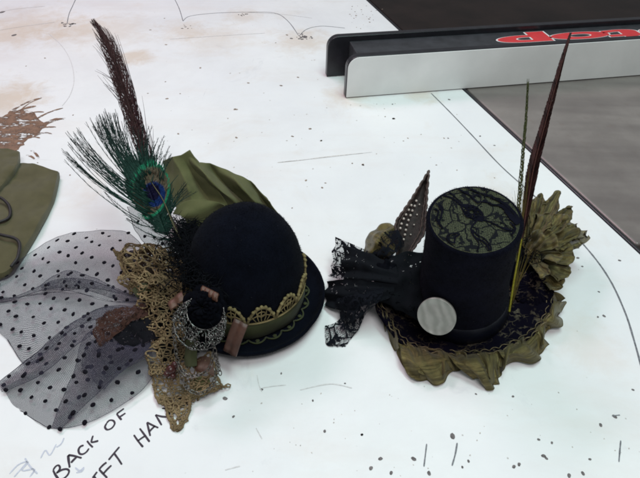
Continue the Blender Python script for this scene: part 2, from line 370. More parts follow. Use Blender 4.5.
def crown_top_material():
    m = NT('olive netted satin'); uv = m.tc(); d = m.voro(uv, 430, 'DISTANCE_TO_EDGE', .8); f = m.noise(uv, 60, 4)
    b = m.ramp(f, [(.3, (.046, .054, .025)), (.7, (.072, .081, .038))])
    m.set(Base_Color=m.mix(m.ramp(d, [(.06, .45), (.12, 0.0)]), b, (.026, .03, .016)), Roughness=.7, Specular_IOR_Level=.3); m.bump(d, .3, .0004); return m.mat
M_CTOP = crown_top_material()

# ================================================================== the board and the saw table
e_far = P(366, 0); e1 = P(460, 92); e2 = P(622, 238)
ed = (e2-e_far).normalized(); en = V((ed.y, -ed.x, 0));  en = en if en.x > 0 else -en
EA = e_far-ed*160; EB = e_far+ed*210
def edge_pt(k, off=0.0, z=0.0): p = e_far+ed*k+en*off; return V((p.x, p.y, z))
b = MB()
b.prism([V((-260, -60, -2.2)), V((EB.x, EB.y, -2.2)), V((EA.x, EA.y, -2.2)), V((-260, 320, -2.2))][::1], (0, 0, 2.2))
work = b.build('workbench_top', M_BOARD, smooth=False); work['kind'] = 'structure'; work['label'] = 'worn white painted board with pencil marks and screw holes'
def strokes(name, lst, w, m, z=.03, par=work, n=14):
    q = MB()
    for pts in lst:
        c = cr([P(u, v, z) for u, v in pts], max(n, 3*len(pts)))
        ww = [w*(.75+.5*abs(nz(p, .9)))*(1.0 if 0 < i < len(c)-1 else .5) for i, p in enumerate(c)]
        q.stroke(c, ww, (0, 0, 1))
    return q.build(name, m, par, smooth=False)
# hand lettering
L1 = [[(80, 430), (92, 455), (105, 474), (112, 486)], [(80, 430), (95, 408), (112, 400), (122, 412), (118, 430), (100, 450)], [(103, 446), (135, 428), (165, 424), (178, 436), (170, 458), (150, 478), (128, 488)],
      [(172, 338), (176, 375), (182, 415)], [(172, 338), (205, 342), (256, 356)], [(190, 385), (205, 368), (224, 350)],
      [(268, 278), (248, 285), (236, 305), (242, 328), (262, 332), (285, 318), (300, 296)], [(288, 250), (305, 272), (324, 290)], [(325, 218), (318, 240), (316, 258), (335, 256), (358, 250)],
      [(410, 140), (398, 165), (412, 182), (440, 172), (458, 145), (448, 126), (425, 125), (408, 142)], [(470, 85), (485, 105), (500, 122)], [(470, 85), (490, 70), (515, 52)], [(488, 104), (505, 93), (524, 80)],
      [(322, 478), (350, 440)], [(330, 466), (350, 500)], [(362, 425), (385, 450), (412, 478)], [(362, 425), (385, 400), (408, 382)], [(388, 452), (412, 425), (438, 400)],
      [(420, 368), (455, 325), (487, 287)], [(455, 328), (480, 362), (502, 396)]]
L2 = [[(207, 275), (235, 315), (264, 350)], [(243, 235), (275, 278), (304, 318)], [(232, 312), (255, 295), (282, 278)],
      [(288, 198), (298, 240), (308, 282)], [(288, 198), (320, 215), (358, 232)], [(302, 256), (318, 238), (338, 220)],
      [(340, 152), (360, 185), (378, 216)], [(340, 152), (375, 162), (410, 165)], [(410, 165), (424, 150), (420, 130), (402, 115), (380, 112)],
      [(397, 72), (410, 82), (424, 98)], [(470, 55), (490, 50), (502, 65), (490, 80)]]
strokes('handwriting', [zp(40, 400, 6.13, s) for s in L1]+[zp(100, 390, 6.13, s) for s in L2], .22, M_INK)
strokes('faint_scribble', [zp(0, 380, 3.2, s) for s in ([(30, 300), (60, 270), (90, 262), (70, 290), (110, 285), (95, 310)], [(80, 250), (95, 275), (120, 300)], [(130, 250), (145, 225), (160, 240), (180, 205)], [(180, 215), (195, 205), (205, 185)], [(240, 280), (255, 290), (268, 280), (262, 292), (244, 296)], [(45, 310), (85, 265)])], .16, M_FAINTBLUE)
strokes('pencil_line', [[(431, 93), (448, 110), (470, 133), (500, 165), (530, 192), (560, 220), (590, 252), (610, 280), (625, 312), (634, 340), (645, 380)]], .26, M_PENCIL, n=60)
strokes('pencil_line', [[(78, -6), (73, 5), (69, 14), (67, 24)], [(172, -6), (179, 8), (183, 21)], [(183, 21), (190, 16), (215, 13), (250, 12), (275, 13), (288, 21), (299, 36)], [(299, 36), (307, 29), (322, 26), (345, 28)]], .19, M_PENCIL, n=30)
strokes('faint_pencil_line', [[(48, 33), (62, 46), (71, 62), (74, 80), (70, 95), (62, 106)], [(0, 12), (15, 9), (45, 6)], [(170, 39), (215, 36), (265, 33)], [(0, 30), (25, 26), (55, 22)], [(242, 12), (280, 14), (312, 18)], [(280, 162), (320, 158), (372, 152)], [(300, 390), (330, 384), (352, 388)]], .14, M_FAINT, n=30)
strokes('scored_line', [zp(180, 80, 2.4615, [(240, 203), (300, 197), (360, 189), (450, 180)])], .17, M_SPECKG, n=20)
strokes('pencil_tick', [zp(340, 350, 2.133, s) for s in ([(185, 200), (182, 225), (179, 249)], [(250, 198), (246, 222), (239, 247)], [(599, 193), (597, 215), (595, 239)])]+[[(612, 416), (620, 415)]], .15, M_PENCIL)
strokes('faint_pencil_line', [[(257, 375), (259, 385), (262, 392)], [(262, 388), (275, 386), (286, 385)], [(256, 428), (262, 439)], [(225, 470), (240, 466)]], .12, M_FAINT)
def spots(name, lst, m, z=.02):
    q = MB()
    for u, v, r in lst:
        dd = depth(P(u, v)); q.disc(P(u, v, z), (0, 0, 1), r*dd/FOC, 9, 0, .2, .006)
    return q.build(name, m, work, smooth=False)
H = zp(340, 350, 2.133, [(240, 184, 3.2), (66, 252, 2.3), (86, 232, 2.4), (109, 262, 2.0), (157, 232, 2.6), (190, 263, 2.4), (47, 181, 1.4), (371, 249, 2.2), (382, 244, 2.0), (434, 226, 2.4), (440, 231, 1.8), (424, 191, 1.6), (452, 198, 1.5), (489, 268, 2.4), (518, 263, 2.2), (533, 233, 1.6), (556, 160, 2.0), (586, 142, 2.3), (369, 99, 1.4), (290, 94, 1.2), (625, 85, 1.5), (261, 250, 1.4), (274, 237, 1.6)])
H += zp(200, 330, 3.2, [(80, 219, 2.6), (107, 277, 1.6), (399, 324, 1.8), (518, 335, 1.5), (197, 190, 1.7), (260, 139, 1.2), (361, 226, 1.2), (464, 171, 1.0)])
H += zp(310, 0, 1.94, [(162, 230, 1.7), (103, 320, 1.3), (160, 202, 1.0), (270, 193, 1.4), (330, 264, 1.2), (358, 282, 1.1), (268, 268, 1.0)])
H += zp(560, 150, 3.1875, [(57, 344, 1.7), (190, 352, 1.6), (71, 371, 1.2), (124, 452, 1.2)])+[(604, 316, 1.8), (598, 317, 1.3), (14, 35, 2.6), (2, 12, 3.0)]
spots('screw_hole', [(u, v, r*.9) for u, v, r in H], M_HOLE)
K = zp(140, 0, 3.185, [(83, 142, 2.0), (192, 216, 1.9), (345, 264, 1.9), (503, 246, 2.0), (448, 272, 1.8), (542, 410, 2.4), (307, 438, 2.2), (122, 426, 2.0), (86, 314, 2.4), (306, 348, 2.6), (485, 434, 2.0), (577, 448, 2.0), (33, 95, 1.7), (468, 111, 2.0), (128, 298, 1.3), (81, 260, 1.4), (432, 136, 1.3), (78, 58, 1.3), (25, 297, 1.3)])
K += zp(180, 80, 2.4615, [(320, 120, 2.3), (348, 149, 1.6), (278, 139, 1.6), (310, 247, 2.2), (350, 265, 2.0), (276, 315, 1.3), (526, 95, 2.4), (450, 208, 2.2), (424, 205, 1.4), (505, 90, 1.3), (550, 150, 1.2), (135, 72, 2.6), (250, 14, 1.8)])
K += zp(310, 0, 1.94, [(30, 355, 1.5), (190, 268, 1.4), (260, 268, 1.4), (245, 320, 1.3), (285, 330, 1.2), (358, 345, 1.2)])+[(45, 58, 1.6), (26, 66, 1.2), (73, 115, 1.4), (70, 175, 1.5), (120, 45, 1.2)]
spots('dirt_speck', [(u, v, r*.62) for u, v, r in K], M_SPECK)
rnd = random.Random(5)
spots('dirt_speck', [(67+rnd.gauss(0, 4), 24+rnd.gauss(0, 1), rnd.uniform(.5, 1.5)) for _ in range(18)]+[(184+rnd.gauss(0, 3), 27+rnd.gauss(0, 1.3), rnd.uniform(.4, .9)) for _ in range(9)]+[(303+rnd.gauss(0, 3.2), 37+rnd.gauss(0, 1.2), rnd.uniform(.5, 1.7)) for _ in range(22)]+[(244+rnd.gauss(0, 3.2), 14.5+rnd.gauss(0, .5), rnd.uniform(.4, .9)) for _ in range(10)]
      , M_HOLE, .024)
spots('dirt_speck', [(362+rnd.gauss(0, 8), 13+rnd.gauss(0, 5.5), rnd.uniform(.3, .95)) for _ in range(30)], M_SPECK, .024)
spots('pale_chip', [(rnd.uniform(190, 340), rnd.uniform(50, 200), rnd.uniform(.4, 1.0)) for _ in range(26)]+[(rnd.uniform(240, 640), rnd.uniform(390, 478), rnd.uniform(.3, .9)) for _ in range(46)]+[(rnd.uniform(350, 460), rnd.uniform(100, 180), rnd.uniform(.4, .9)) for _ in range(16)], M_SPECKG, .016)
# the dried brown stain under the folded cloth
q = MB(); k = 0
body = [(0, 118), (10, 112), (22, 110), (34, 112), (40, 120), (46, 126), (38, 134), (30, 138), (22, 146), (14, 152), (0, 156), (-20, 150), (-20, 125)]
q.prism([P(u+rnd.uniform(-2, 2), v+rnd.uniform(-1, 1), .02) for u, v in cr([V((*p, 0)) for p in body], 50, True) for u, v in [(u, v)]] if False else [P(p.x+rnd.uniform(-1.6, 1.6), p.y+rnd.uniform(-.9, .9), .02) for p in cr([V((*p, 0)) for p in body], 60, True)], (0, 0, .02))
for (a, b_, w) in [((8, 113), (44, 97), 3.2), ((18, 112), (42, 98), 1.6), ((30, 123), (63, 108), 3.5), ((36, 130), (66, 118), 4), ((44, 124), (64, 119), 5), ((26, 133), (56, 127), 3.2), ((34, 136), (52, 134), 3.2), ((5, 118), (36, 106), 4), ((22, 117), (44, 112), 3), ((24, 140), (40, 138), 2.4), ((30, 150), (40, 160), 2.5), ((26, 155), (38, 163), 2.5)]:
    k += 1; c = [P(a[0]+(b_[0]-a[0])*t/12, a[1]+(b_[1]-a[1])*t/12-2.2*sin(t/12*3.1), .045+.0012*k) for t in range(13)]
    q.stroke(c, [w*.17*(.55+.9*abs(nz(p, .7)))*(.35 if t in (0, 12) else 1) for t, p in enumerate(c)], (0, 0, 1))
q.build('dried_stain', M_STAIN, work, smooth=False)
# ---- table saw: iron table, black extension, dark gap strip
saw = thing('table_saw', e1, 'grey cast iron saw table with black extension panel beyond the white board', 'table saw')
fe_dir = (P(640, 76.3)-P(346, 99)).normalized(); fn = V((-fe_dir.y, fe_dir.x, 0)); FO = P(345.4, 98.5)
def fpt(s, n, z=0.0): p = FO+fe_dir*s+fn*n; return V((p.x, p.y, z))
def meet(n):                                 # where a fence-parallel line at offset n crosses the board's edge
    o = fpt(0, n); den = fe_dir.x*ed.y-fe_dir.y*ed.x; w = e_far-o
    return (w.x*ed.y-w.y*ed.x)/den
g = 1.0
def iron_piece(n0, n1, z=0.0):
    return [fpt(meet(n0)+1.1, n0, z-3), fpt(190, n0, z-3), fpt(190, n1, z-3), fpt(meet(n1)+1.1, n1, z-3)]
nslot = (P(624, 246)-FO).dot(fn)
b = MB(); b.prism(iron_piece(nslot, 4.0), (0, 0, 3)); b.build('iron_top', M_IRON, saw, smooth=False, bevel=.35)
b = MB(); b.prism(iron_piece(nslot-60, nslot-2.0), (0, 0, 3)); b.build('iron_top', M_IRON, saw, smooth=False, bevel=.35)
b = MB(); b.prism(iron_piece(nslot-2.0, nslot, -1.2), (0, 0, 2.0)); b.build('mitre_slot', M_GAP, saw, smooth=False)
b = MB(); b.prism(iron_piece(4.05, 150), (0, 0, 2.95)); b.build('extension_panel', M_LAM, saw, smooth=False, bevel=.3)
b = MB(); b.prism([edge_pt(-160, .02, -3.4), edge_pt(210, .02, -3.4), edge_pt(210, 1.05, -3.4), edge_pt(-160, 1.05, -3.4)], (0, 0, 2.6)); b.build('edge_gap', M_GAP, saw, smooth=False)
b = MB()
b.tube([edge_pt(k, .35, -.05) for k in range(-150, 205, 5)], .3, 8); b.build('edge_strip', M_BLKMETAL, saw)
# ---- rip fence
FH = 8.0
fence = thing('rip_fence', FO, 'long white faced saw fence with black rounded ends and red lettering', 'saw fence')
def panel(n0, n1, h, z0=.15, rad=2.2, s0=0.0, s1=170):
    pts = [fpt(s0, n0, z0)]
    for k in range(9):
        a = pi/2*k/8; pts.append(fpt(s0+rad-rad*cos(a), n0, h-rad+rad*sin(a)))
    pts += [fpt(s1, n0, h), fpt(s1, n0, z0)]
    return pts
b = MB(); b.prism(panel(.18, 1.6, FH), fn*1.42); b.build('near_panel', M_BLKMETAL, fence, smooth=False, bevel=.12)
b = MB(); b.prism(panel(0, .18, FH-.12, .2, 2.1, .15), fn*.178); b.build('white_face', M_FACE, fence, smooth=False, bevel=.03)
b = MB(); b.prism(panel(9.2, 10.6, FH+.1, s0=-1.6), fn*1.4); b.build('far_panel', M_BLKMETAL, fence, smooth=False, bevel=.12)
b = MB(); b.box(fpt(2.6, 1.62, 1.2), fe_dir*167, fn*7.56, V((0, 0, FH-2.1))); b.build('fence_body', M_BODY, fence, smooth=False, bevel=.15)
# lettering on the fence top, read from the far side
def fence_text(body, sl, off, z, m, name, par, n_c=4.1, hgt=4.3):
    cu = bpy.data.curves.new('t', 'FONT'); cu.body = body; cu.offset = off; cu.size = 1
    ob = bpy.data.objects.new('t', cu); C.objects.link(ob)
    me = ob.to_mesh(); xs = [v.co.x for v in me.vertices]
    q = MB(); ix = []
    for v in me.vertices:
        ix.append(q.add(fpt(sl-v.co.x*TXS, n_c+2.6-v.co.y*hgt/.70, z)))
    for p in me.polygons: q.face([ix[i] for i in p.vertices])
    w = max(xs); ob.to_mesh_clear(); bpy.data.objects.remove(ob); bpy.data.curves.remove(cu)
    return q.build(name, m, par, smooth=False)
TXS = 23.0
topz = FH-.9
s_left = 32.6
_w = 0
cu = bpy.data.curves.new('t', 'FONT'); cu.body = 'SawStop'; ob = bpy.data.objects.new('t', cu); C.objects.link(ob); me = ob.to_mesh(); _w = max(v.co.x for v in me.vertices); ob.to_mesh_clear(); bpy.data.objects.remove(ob)
fence_text('SawStop', s_left+_w*TXS,   .055, topz+.012, M_WHT, 'lettering_outline', fence)
fence_text('SawStop', s_left+_w*TXS, .04, topz+.03, M_RED, 'lettering', fence)

# ================================================================== bowler hat
bowl_c = P(247, 297, .6)
bowler = thing('bowler_hat', V((bowl_c.x, bowl_c.y, 0)), 'small black felt bowler hat with spotted veil, peacock feather and green ribbon band', 'hat')
ax = V((.045, -.02, 1)).normalized(); xx = V((1, 0, 0)); xx = (xx-ax*xx.dot(ax)).normalized(); yy = ax.cross(xx)
MBW = Matrix(((xx.x, yy.x, ax.x, bowl_c.x), (xx.y, yy.y, ax.y, bowl_c.y), (xx.z, yy.z, ax.z, bowl_c.z), (0, 0, 0, 1)))
RC = 6.52
prof = [(RC+.35, .25), (RC+.05, .6), (RC, 1.2), (RC, 2.4), (RC, 4.2)]
for k in range(1, 19):
    a = pi/2*k/18; prof.append((RC*cos(a)**.92 if k < 18 else .02, 4.2+8.8*sin(a)))
b = MB(); b.lathe(prof, MBW, 96, dent=.16, nap=16000); b.build('crown', M_FELT, bowler)
bp = [(RC-.5, .1), (RC+.3, .25), (7.4, .2), (8.3, .35), (8.9, .7), (9.15, 1.15), (9.2, 1.45), (9.08, 1.58), (8.9, 1.5), (8.75, 1.15), (8.3, .75), (7.4, .55), (RC+.2, .55)]
b = MB(); b.lathe([(r, z) for r, z in bp][::1], MBW, 96, dent=.14, nap=3500); b.build('brim', M_FELT, bowler)
def ring_pt(a, r, z): return MBW@V((r*cos(a), r*sin(a), z))
b = MB()
G = [[ring_pt(2*pi*i/120, RC+o+.05*sin(9*2*pi*i/120+j), z+.08*sin(5*2*pi*i/120)) for i in range(120)] for j, (o, z) in enumerate([(.06, .72), (.22, .9), (.26, 1.7), (.25, 2.5), (.22, 3.2), (.05, 3.3)])]
b.grid(G, cl=True); b.build('hat_band', M_BAND, bowler)
# scalloped gold crochet above the ribbon
b = MB(); nsc = 13
for k in range(nsc):
    a0 = 2*pi*k/nsc; wd = 2*pi/nsc
    def tp(fx, z): return ring_pt(a0+wd*fx, RC+.17 if z < 4.3 else RC+.16-.02*(z-4.3), z)
    arch = [tp(.02+.96*t/14, 3.3+2.4*sin(pi*t/14)**.7) for t in range(15)]
    b.tube(arch, .16, 6)
    for t in range(1, 14, 2): b.ball(arch[t]+(arch[t]-bowl_c).normalized()*.04+ax*.12, .22, seg=6, ring=4)
    for fx in (.2, .35, .5, .65, .8): b.tube([tp(.5+(fx-.5)*.5, 3.3), tp(fx+random.uniform(-.04, .04), 4.2), tp(.5+(fx-.5)*1.15, 3.3+2.3*sin(pi*(.5+(fx-.5)*1.15))**.7)], .065, 4)
    b.tube([tp(.12, 4.0), tp(.35, 4.5), tp(.5, 4.25), tp(.65, 4.5), tp(.88, 4.0)], .075, 4)
    b.tube([tp(.5+.13*cos(t), 4.75+.32*sin(t)) for t in [2*pi*i/8 for i in range(8)]], .07, 4, closed=True)
b.tube([ring_pt(2*pi*i/100, RC+.2, 3.35) for i in range(100)], .12, 5, closed=True)
b.build('lace_trim', M_GOLDC, bowler)
b = MB()
for k in range(22):
    a0 = 2*pi*k/22; b.tube([ring_pt(a0+2*pi/22*t/8, RC+.3+.55*sin(pi*t/8)**.8, .70) for t in range(9)], .10, 5)
    b.ball(ring_pt(a0+pi/22, RC+.5, .68), .26, seg=6, ring=4, sq=(1, 1, .5))
b.build('lace_edging', M_BAND, bowler)
# olive cloth bow behind the crown
def cloth(name, curves, mat, par, nu=40, nv=24, rip=.15, sc=.5, seed=0.0, solid=.08, crease=False):
    G = ripple(loft([pz(c) for c in curves], nu, nv, crease=crease), rip, sc, seed); q = MB(); q.grid(G); return q.build(name, mat, par, solid=solid)
bow_l = [[(181, 216, 5), (176, 207, 5.2), (170, 197, 5.5), (165, 176, 6.8), (163, 161, 8.2)],
         [(195, 212, 6), (192, 200, 6.8), (188, 186, 8.0), (180, 170, 9.0), (172, 157, 9.8)],
         [(215, 208, 6), (208, 198, 6.2), (199, 186, 7), (190, 170, 8.6), (181, 155, 10.2)],
         [(228, 205, 6), (222, 196, 7.2), (212, 183, 8.6), (200, 166, 9.6), (190, 150, 10.8)]]
cloth('bow_loop', bow_l, M_OLIVE, bowler, rip=.14, sc=.7, seed=2, crease=True, nv=40)
bow_r = [[(190, 150, 10.8), (186, 157, 9.9), (192, 170, 8.3), (205, 186, 7.0), (222, 203, 5.5), (232, 222, 3.5)],
         [(199, 163, 9.3), (201, 169, 9.8), (210, 180, 9.2), (222, 192, 8), (236, 204, 6), (242, 224, 3.5)],
         [(210, 163, 8.8), (214, 172, 7.6), (224, 184, 6.6), (236, 195, 5.8), (246, 206, 5), (250, 226, 3)],
         [(231, 172, 8.2), (236, 180, 8.6), (243, 189, 8.0), (250, 197, 7), (258, 207, 5.5), (262, 228, 3)],
         [(251, 181, 7.4), (254, 187, 6.6), (259, 195, 5.8), (264, 202, 5), (268, 208, 4.5), (270, 228, 2.5)],
         [(266, 197, 6.0), (269, 201, 6.2), (272, 206, 5.6), (276, 212, 5), (280, 218, 4.5), (280, 232, 2.5)]]
cloth('bow_loop', bow_r, M_OLIVE, bowler, rip=.14, sc=.7, seed=5, nu=36, nv=60, crease=True)
cloth('bow_tail', [[(173, 214, 8.6), (178, 205, 9.0), (190, 200, 9.4), (206, 200, 9.2)], [(181, 216, 8.6), (190, 212, 8.8), (202, 208, 8.8), (220, 203, 8.6)], [(186, 221, 7.8), (200, 219, 7.6), (215, 214, 7.4), (228, 209, 7.2)], [(190, 236, 6), (206, 232, 5.6), (222, 228, 5.2), (236, 224, 5)]], M_OLIVE, bowler, rip=.2, seed=7)
# veil: layered spotted netting
def veil(name, curves, seed, rot=.3, sp=2.0, nu=44, nv=26, hem=(True, True), rip=.35):
    G = ripple(ripple(loft([pz(c) for c in curves], nu, nv), rip, .22, seed), .16, .9, seed+3)
    q = MB(); q.grid(G, 0, uo=(seed*1.3, seed*.7))
    rr = random.Random(int(seed*10)); cr_, sr_ = cos(rot), sin(rot)
    xs = [p.x for r in G for p in r]; ys = [p.y for r in G for p in r]; cx, cy = (min(xs)+max(xs))/2, (min(ys)+max(ys))/2
    R = max(max(xs)-min(xs), max(ys)-min(ys))
    K = int(R/sp)+2
    for a in range(-K, K+1):
        for c in range(-K, K+1):
            lx = (a+.5*(c % 2))*sp+rr.uniform(-.32, .32); ly = c*sp*.62+rr.uniform(-.25, .25)
            x, y = cx+lx*cr_-ly*sr_, cy+lx*sr_+ly*cr_
            best = None
            for j in range(nv-1):
                for i in range(nu-1):
                    A, B_, Cc, Dd = G[j][i], G[j][i+1], G[j+1][i+1], G[j+1][i]
                    if min(A.x, B_.x, Cc.x, Dd.x) <= x <= max(A.x, B_.x, Cc.x, Dd.x) and min(A.y, B_.y, Cc.y, Dd.y) <= y <= max(A.y, B_.y, Cc.y, Dd.y):
                        for T in ((A, B_, Cc), (A, Cc, Dd)):
                            d0 = (T[1].x-T[0].x)*(T[2].y-T[0].y)-(T[2].x-T[0].x)*(T[1].y-T[0].y)
                            if abs(d0) < 1e-7: continue
                            s1 = ((x-T[0].x)*(T[2].y-T[0].y)-(T[2].x-T[0].x)*(y-T[0].y))/d0
                            s2 = ((T[1].x-T[0].x)*(y-T[0].y)-(x-T[0].x)*(T[1].y-T[0].y))/d0
                            if s1 >= 0 and s2 >= 0 and s1+s2 <= 1: best = (T[0]+(T[1]-T[0])*s1+(T[2]-T[0])*s2, gnormal(G, j, i))
                if best: break
            if best: q.disc(best[0]+V((0, 0, .02)), best[1], rr.uniform(.19, .265), 9, 1, .12, .03)
    if hem[0]: q.tube(G[0], .03, 4, 2)
    if hem[1]: q.tube(G[-1], .03, 4, 2)
    return q.build(name, [M_NET, M_DOT, M_HEM], bowler)
gather = lambda z=3.0, du=0, dv=0: [(150+du, 272+dv, z), (148+du, 282+dv, z), (146+du, 295+dv, z), (146+du, 305+dv, z)]
# upper lobe
veil('veil', [[(-6, 275, .5), (30, 252, 1.5), (60, 237, 2.4), (90, 230, 3), (118, 230, 3.4), (138, 240, 3.6), (152, 262, 3.4)],
              [(-10, 284, .4), (30, 268, 1.4), (62, 256, 2.6), (92, 250, 3.2), (118, 253, 3.6), (138, 264, 3.6), (151, 275, 3.2)],
              [(-14, 302, .3), (28, 296, .7), (60, 291, 1.2), (90, 288, 1.8), (115, 292, 2.3), (135, 297, 2.8), (150, 298, 3)]], 1.0, .35, 2.1)
# dark fold
veil('veil', [[(40, 286, .8), (55, 275, 1.8), (72, 271, 2.6), (92, 276, 3.0), (112, 285, 3.2), (135, 294, 3.2), (150, 296, 3.2)],
              [(42, 289, .8), (58, 281, 2.0), (74, 280, 2.9), (94, 284, 3.3), (114, 291, 3.4), (135, 298, 3.3), (150, 299, 3.2)],
              [(40, 291, .7), (56, 290, 1.4), (75, 292, 2.0), (95, 297, 2.4), (115, 302, 2.6), (135, 303, 3), (150, 302, 3.2)]], 2.0, .8, 2.0)
veil('veil', [[(-12, 299, .3), (15, 296, .6), (40, 287, 1.2), (60, 279, 2.0), (90, 280, 2.6), (120, 291, 3.0), (150, 297, 3)],
              [(-12, 303, .3), (15, 299, .5), (40, 292, 1.0), (60, 288, 1.5), (90, 291, 2.0), (120, 300, 2.6), (150, 301, 3)]], 3.0, .1, 2.2, nv=8)
# flat middle lobe
veil('veil', [[(-14, 299, .3), (20, 296, .7), (50, 292, 1.0), (80, 294, 1.8), (110, 301, 2.4), (148, 301, 3)],
              [(-12, 322, .25), (20, 320, .6), (50, 316, 1.0), (78, 312, 1.6), (108, 308, 2.2), (147, 305, 2.8)],
              [(8, 340, .15), (26, 365, .3), (48, 350, .7), (74, 330, 1.3), (105, 316, 2.0), (146, 310, 2.6)]], 4.0, .6, 2.15)
# lower lobe
LOW_TOP = [(-3, 384, .5), (20, 366, .9), (45, 345, 1.4), (70, 324, 2.0), (92, 311, 2.6), (115, 306, 2.8), (146, 308, 3)]
veil('veil', [LOW_TOP, [(4, 391, .3), (30, 382, .8), (60, 365, 1.6), (85, 346, 2.2), (110, 335, 2.6), (130, 330, 2.8), (148, 326, 2.8)],
              [(12, 404, .2), (40, 402, .6), (72, 390, 1.2), (98, 375, 1.8), (120, 362, 2.2), (138, 350, 2.4), (150, 342, 2.5)],
              [(20, 411, .12), (38, 422, .2), (52, 428, .2), (82, 425, .2), (112, 411, .3), (140, 392, .6), (156, 372, 1.2)]], 5.0, .5, 2.1)
veil('veil', [LOW_TOP, [(-1, 387, .6), (24, 373, 1.1), (50, 354, 1.7), (76, 334, 2.3), (98, 321, 2.9), (120, 315, 3), (146, 313, 3)],
              [(2, 392, .5), (26, 383, .9), (52, 366, 1.4), (78, 345, 2.0), (100, 331, 2.6), (122, 322, 2.8), (146, 318, 3)]], 6.0, .9, 2.0, nv=12)
veil('veil', [[(146, 312, 3.2), (118, 322, 3.0), (92, 330, 2.7), (80, 345, 2.3), (76, 365, 1.8), (66, 392, 1.0), (52, 427, .3)],
              [(148, 326, 3.1), (125, 338, 2.9), (104, 350, 2.6), (94, 364, 2.2), (86, 382, 1.6), (72, 405, .9), (56, 429, .3)],
              [(152, 350, 2.6), (136, 362, 2.3), (120, 372, 2.0), (106, 384, 1.6), (94, 396, 1.2), (78, 412, .7), (60, 430, .25)]], 7.0, .2, 2.1)
veil('veil', [[(148, 318, 3.3), (122, 328, 3.1), (98, 336, 2.8), (84, 352, 2.4), (82, 372, 1.9)],
              [(150, 338, 3.0), (130, 348, 2.8), (112, 356, 2.6), (100, 368, 2.2), (94, 382, 1.7)],
              [(152, 352, 2.7), (140, 360, 2.5), (126, 368, 2.2), (114, 378, 1.8), (104, 390, 1.4)]], 8.0, 1.1, 2.2)
# small upper puff beside the feather
veil('veil', [[(126, 206, 5.5), (132, 222, 5.2), (142, 240, 4.8), (158, 256, 4.4)], [(138, 204, 6.4), (146, 218, 6.3), (156, 236, 5.8), (166, 252, 5)], [(150, 208, 6.6), (158, 220, 6.4), (166, 236, 6), (174, 250, 5.2)]], 9.0, .4, 1.9)
# reddish lace patch and dark under fabric at the gather
cloth('red_lace', [[(92, 332, 2.9), (101, 317, 3.3), (117, 309, 3.6), (134, 306, 3.8), (148, 304, 3.9)], [(96, 340, 2.9), (106, 328, 3.5), (120, 319, 3.9), (134, 313, 4.0), (148, 310, 3.9)], [(101, 348, 2.6), (111, 339, 3.1), (122, 330, 3.5), (134, 321, 3.8), (148, 316, 3.8)]], M_RLACE, bowler, rip=.5, sc=1.6, seed=3, solid=0)
cloth('dark_backing', [[(112, 336, 3.0), (122, 323, 3.4), (137, 312, 3.6), (154, 300, 3.6)], [(119, 343, 2.9), (131, 334, 3.3), (143, 323, 3.6), (157, 312, 3.6)], [(128, 348, 2.5), (140, 345, 2.8), (150, 341, 3.0), (162, 337, 3.2)]], M_RAGB, bowler, rip=.4, sc=1.0, seed=4, solid=0)
cloth('dark_backing', [[(146, 288, 4.0), (158, 286, 4.8), (172, 288, 5.0), (184, 292, 5.0)], [(150, 312, 2.8), (160, 310, 3.8), (172, 310, 4.2), (184, 312, 4.2)], [(154, 340, 1.4), (163, 340, 2.0), (174, 338, 2.2), (186, 336, 2.4)], [(160, 362, .5), (168, 362, .8), (180, 360, .9), (200, 352, 1.0)]], M_BLACK2, bowler, rip=.3, sc=1.0, seed=14)  # added dark sheet; stands in for hat's shadow and brown behind the crochet
cloth('dark_backing', [[(120, 258, 2.6), (134, 250, 3.4), (150, 248, 4.2), (170, 252, 4.8), (188, 262, 5)], [(126, 272, 3.0), (140, 268, 3.8), (156, 268, 4.6), (172, 272, 5.0), (188, 278, 5)], [(134, 292, 2.8), (146, 290, 3.6), (158, 290, 4.4), (172, 292, 4.8), (186, 296, 4.8)]], M_UNDER, bowler, rip=.5, sc=1.0, seed=15, solid=0)
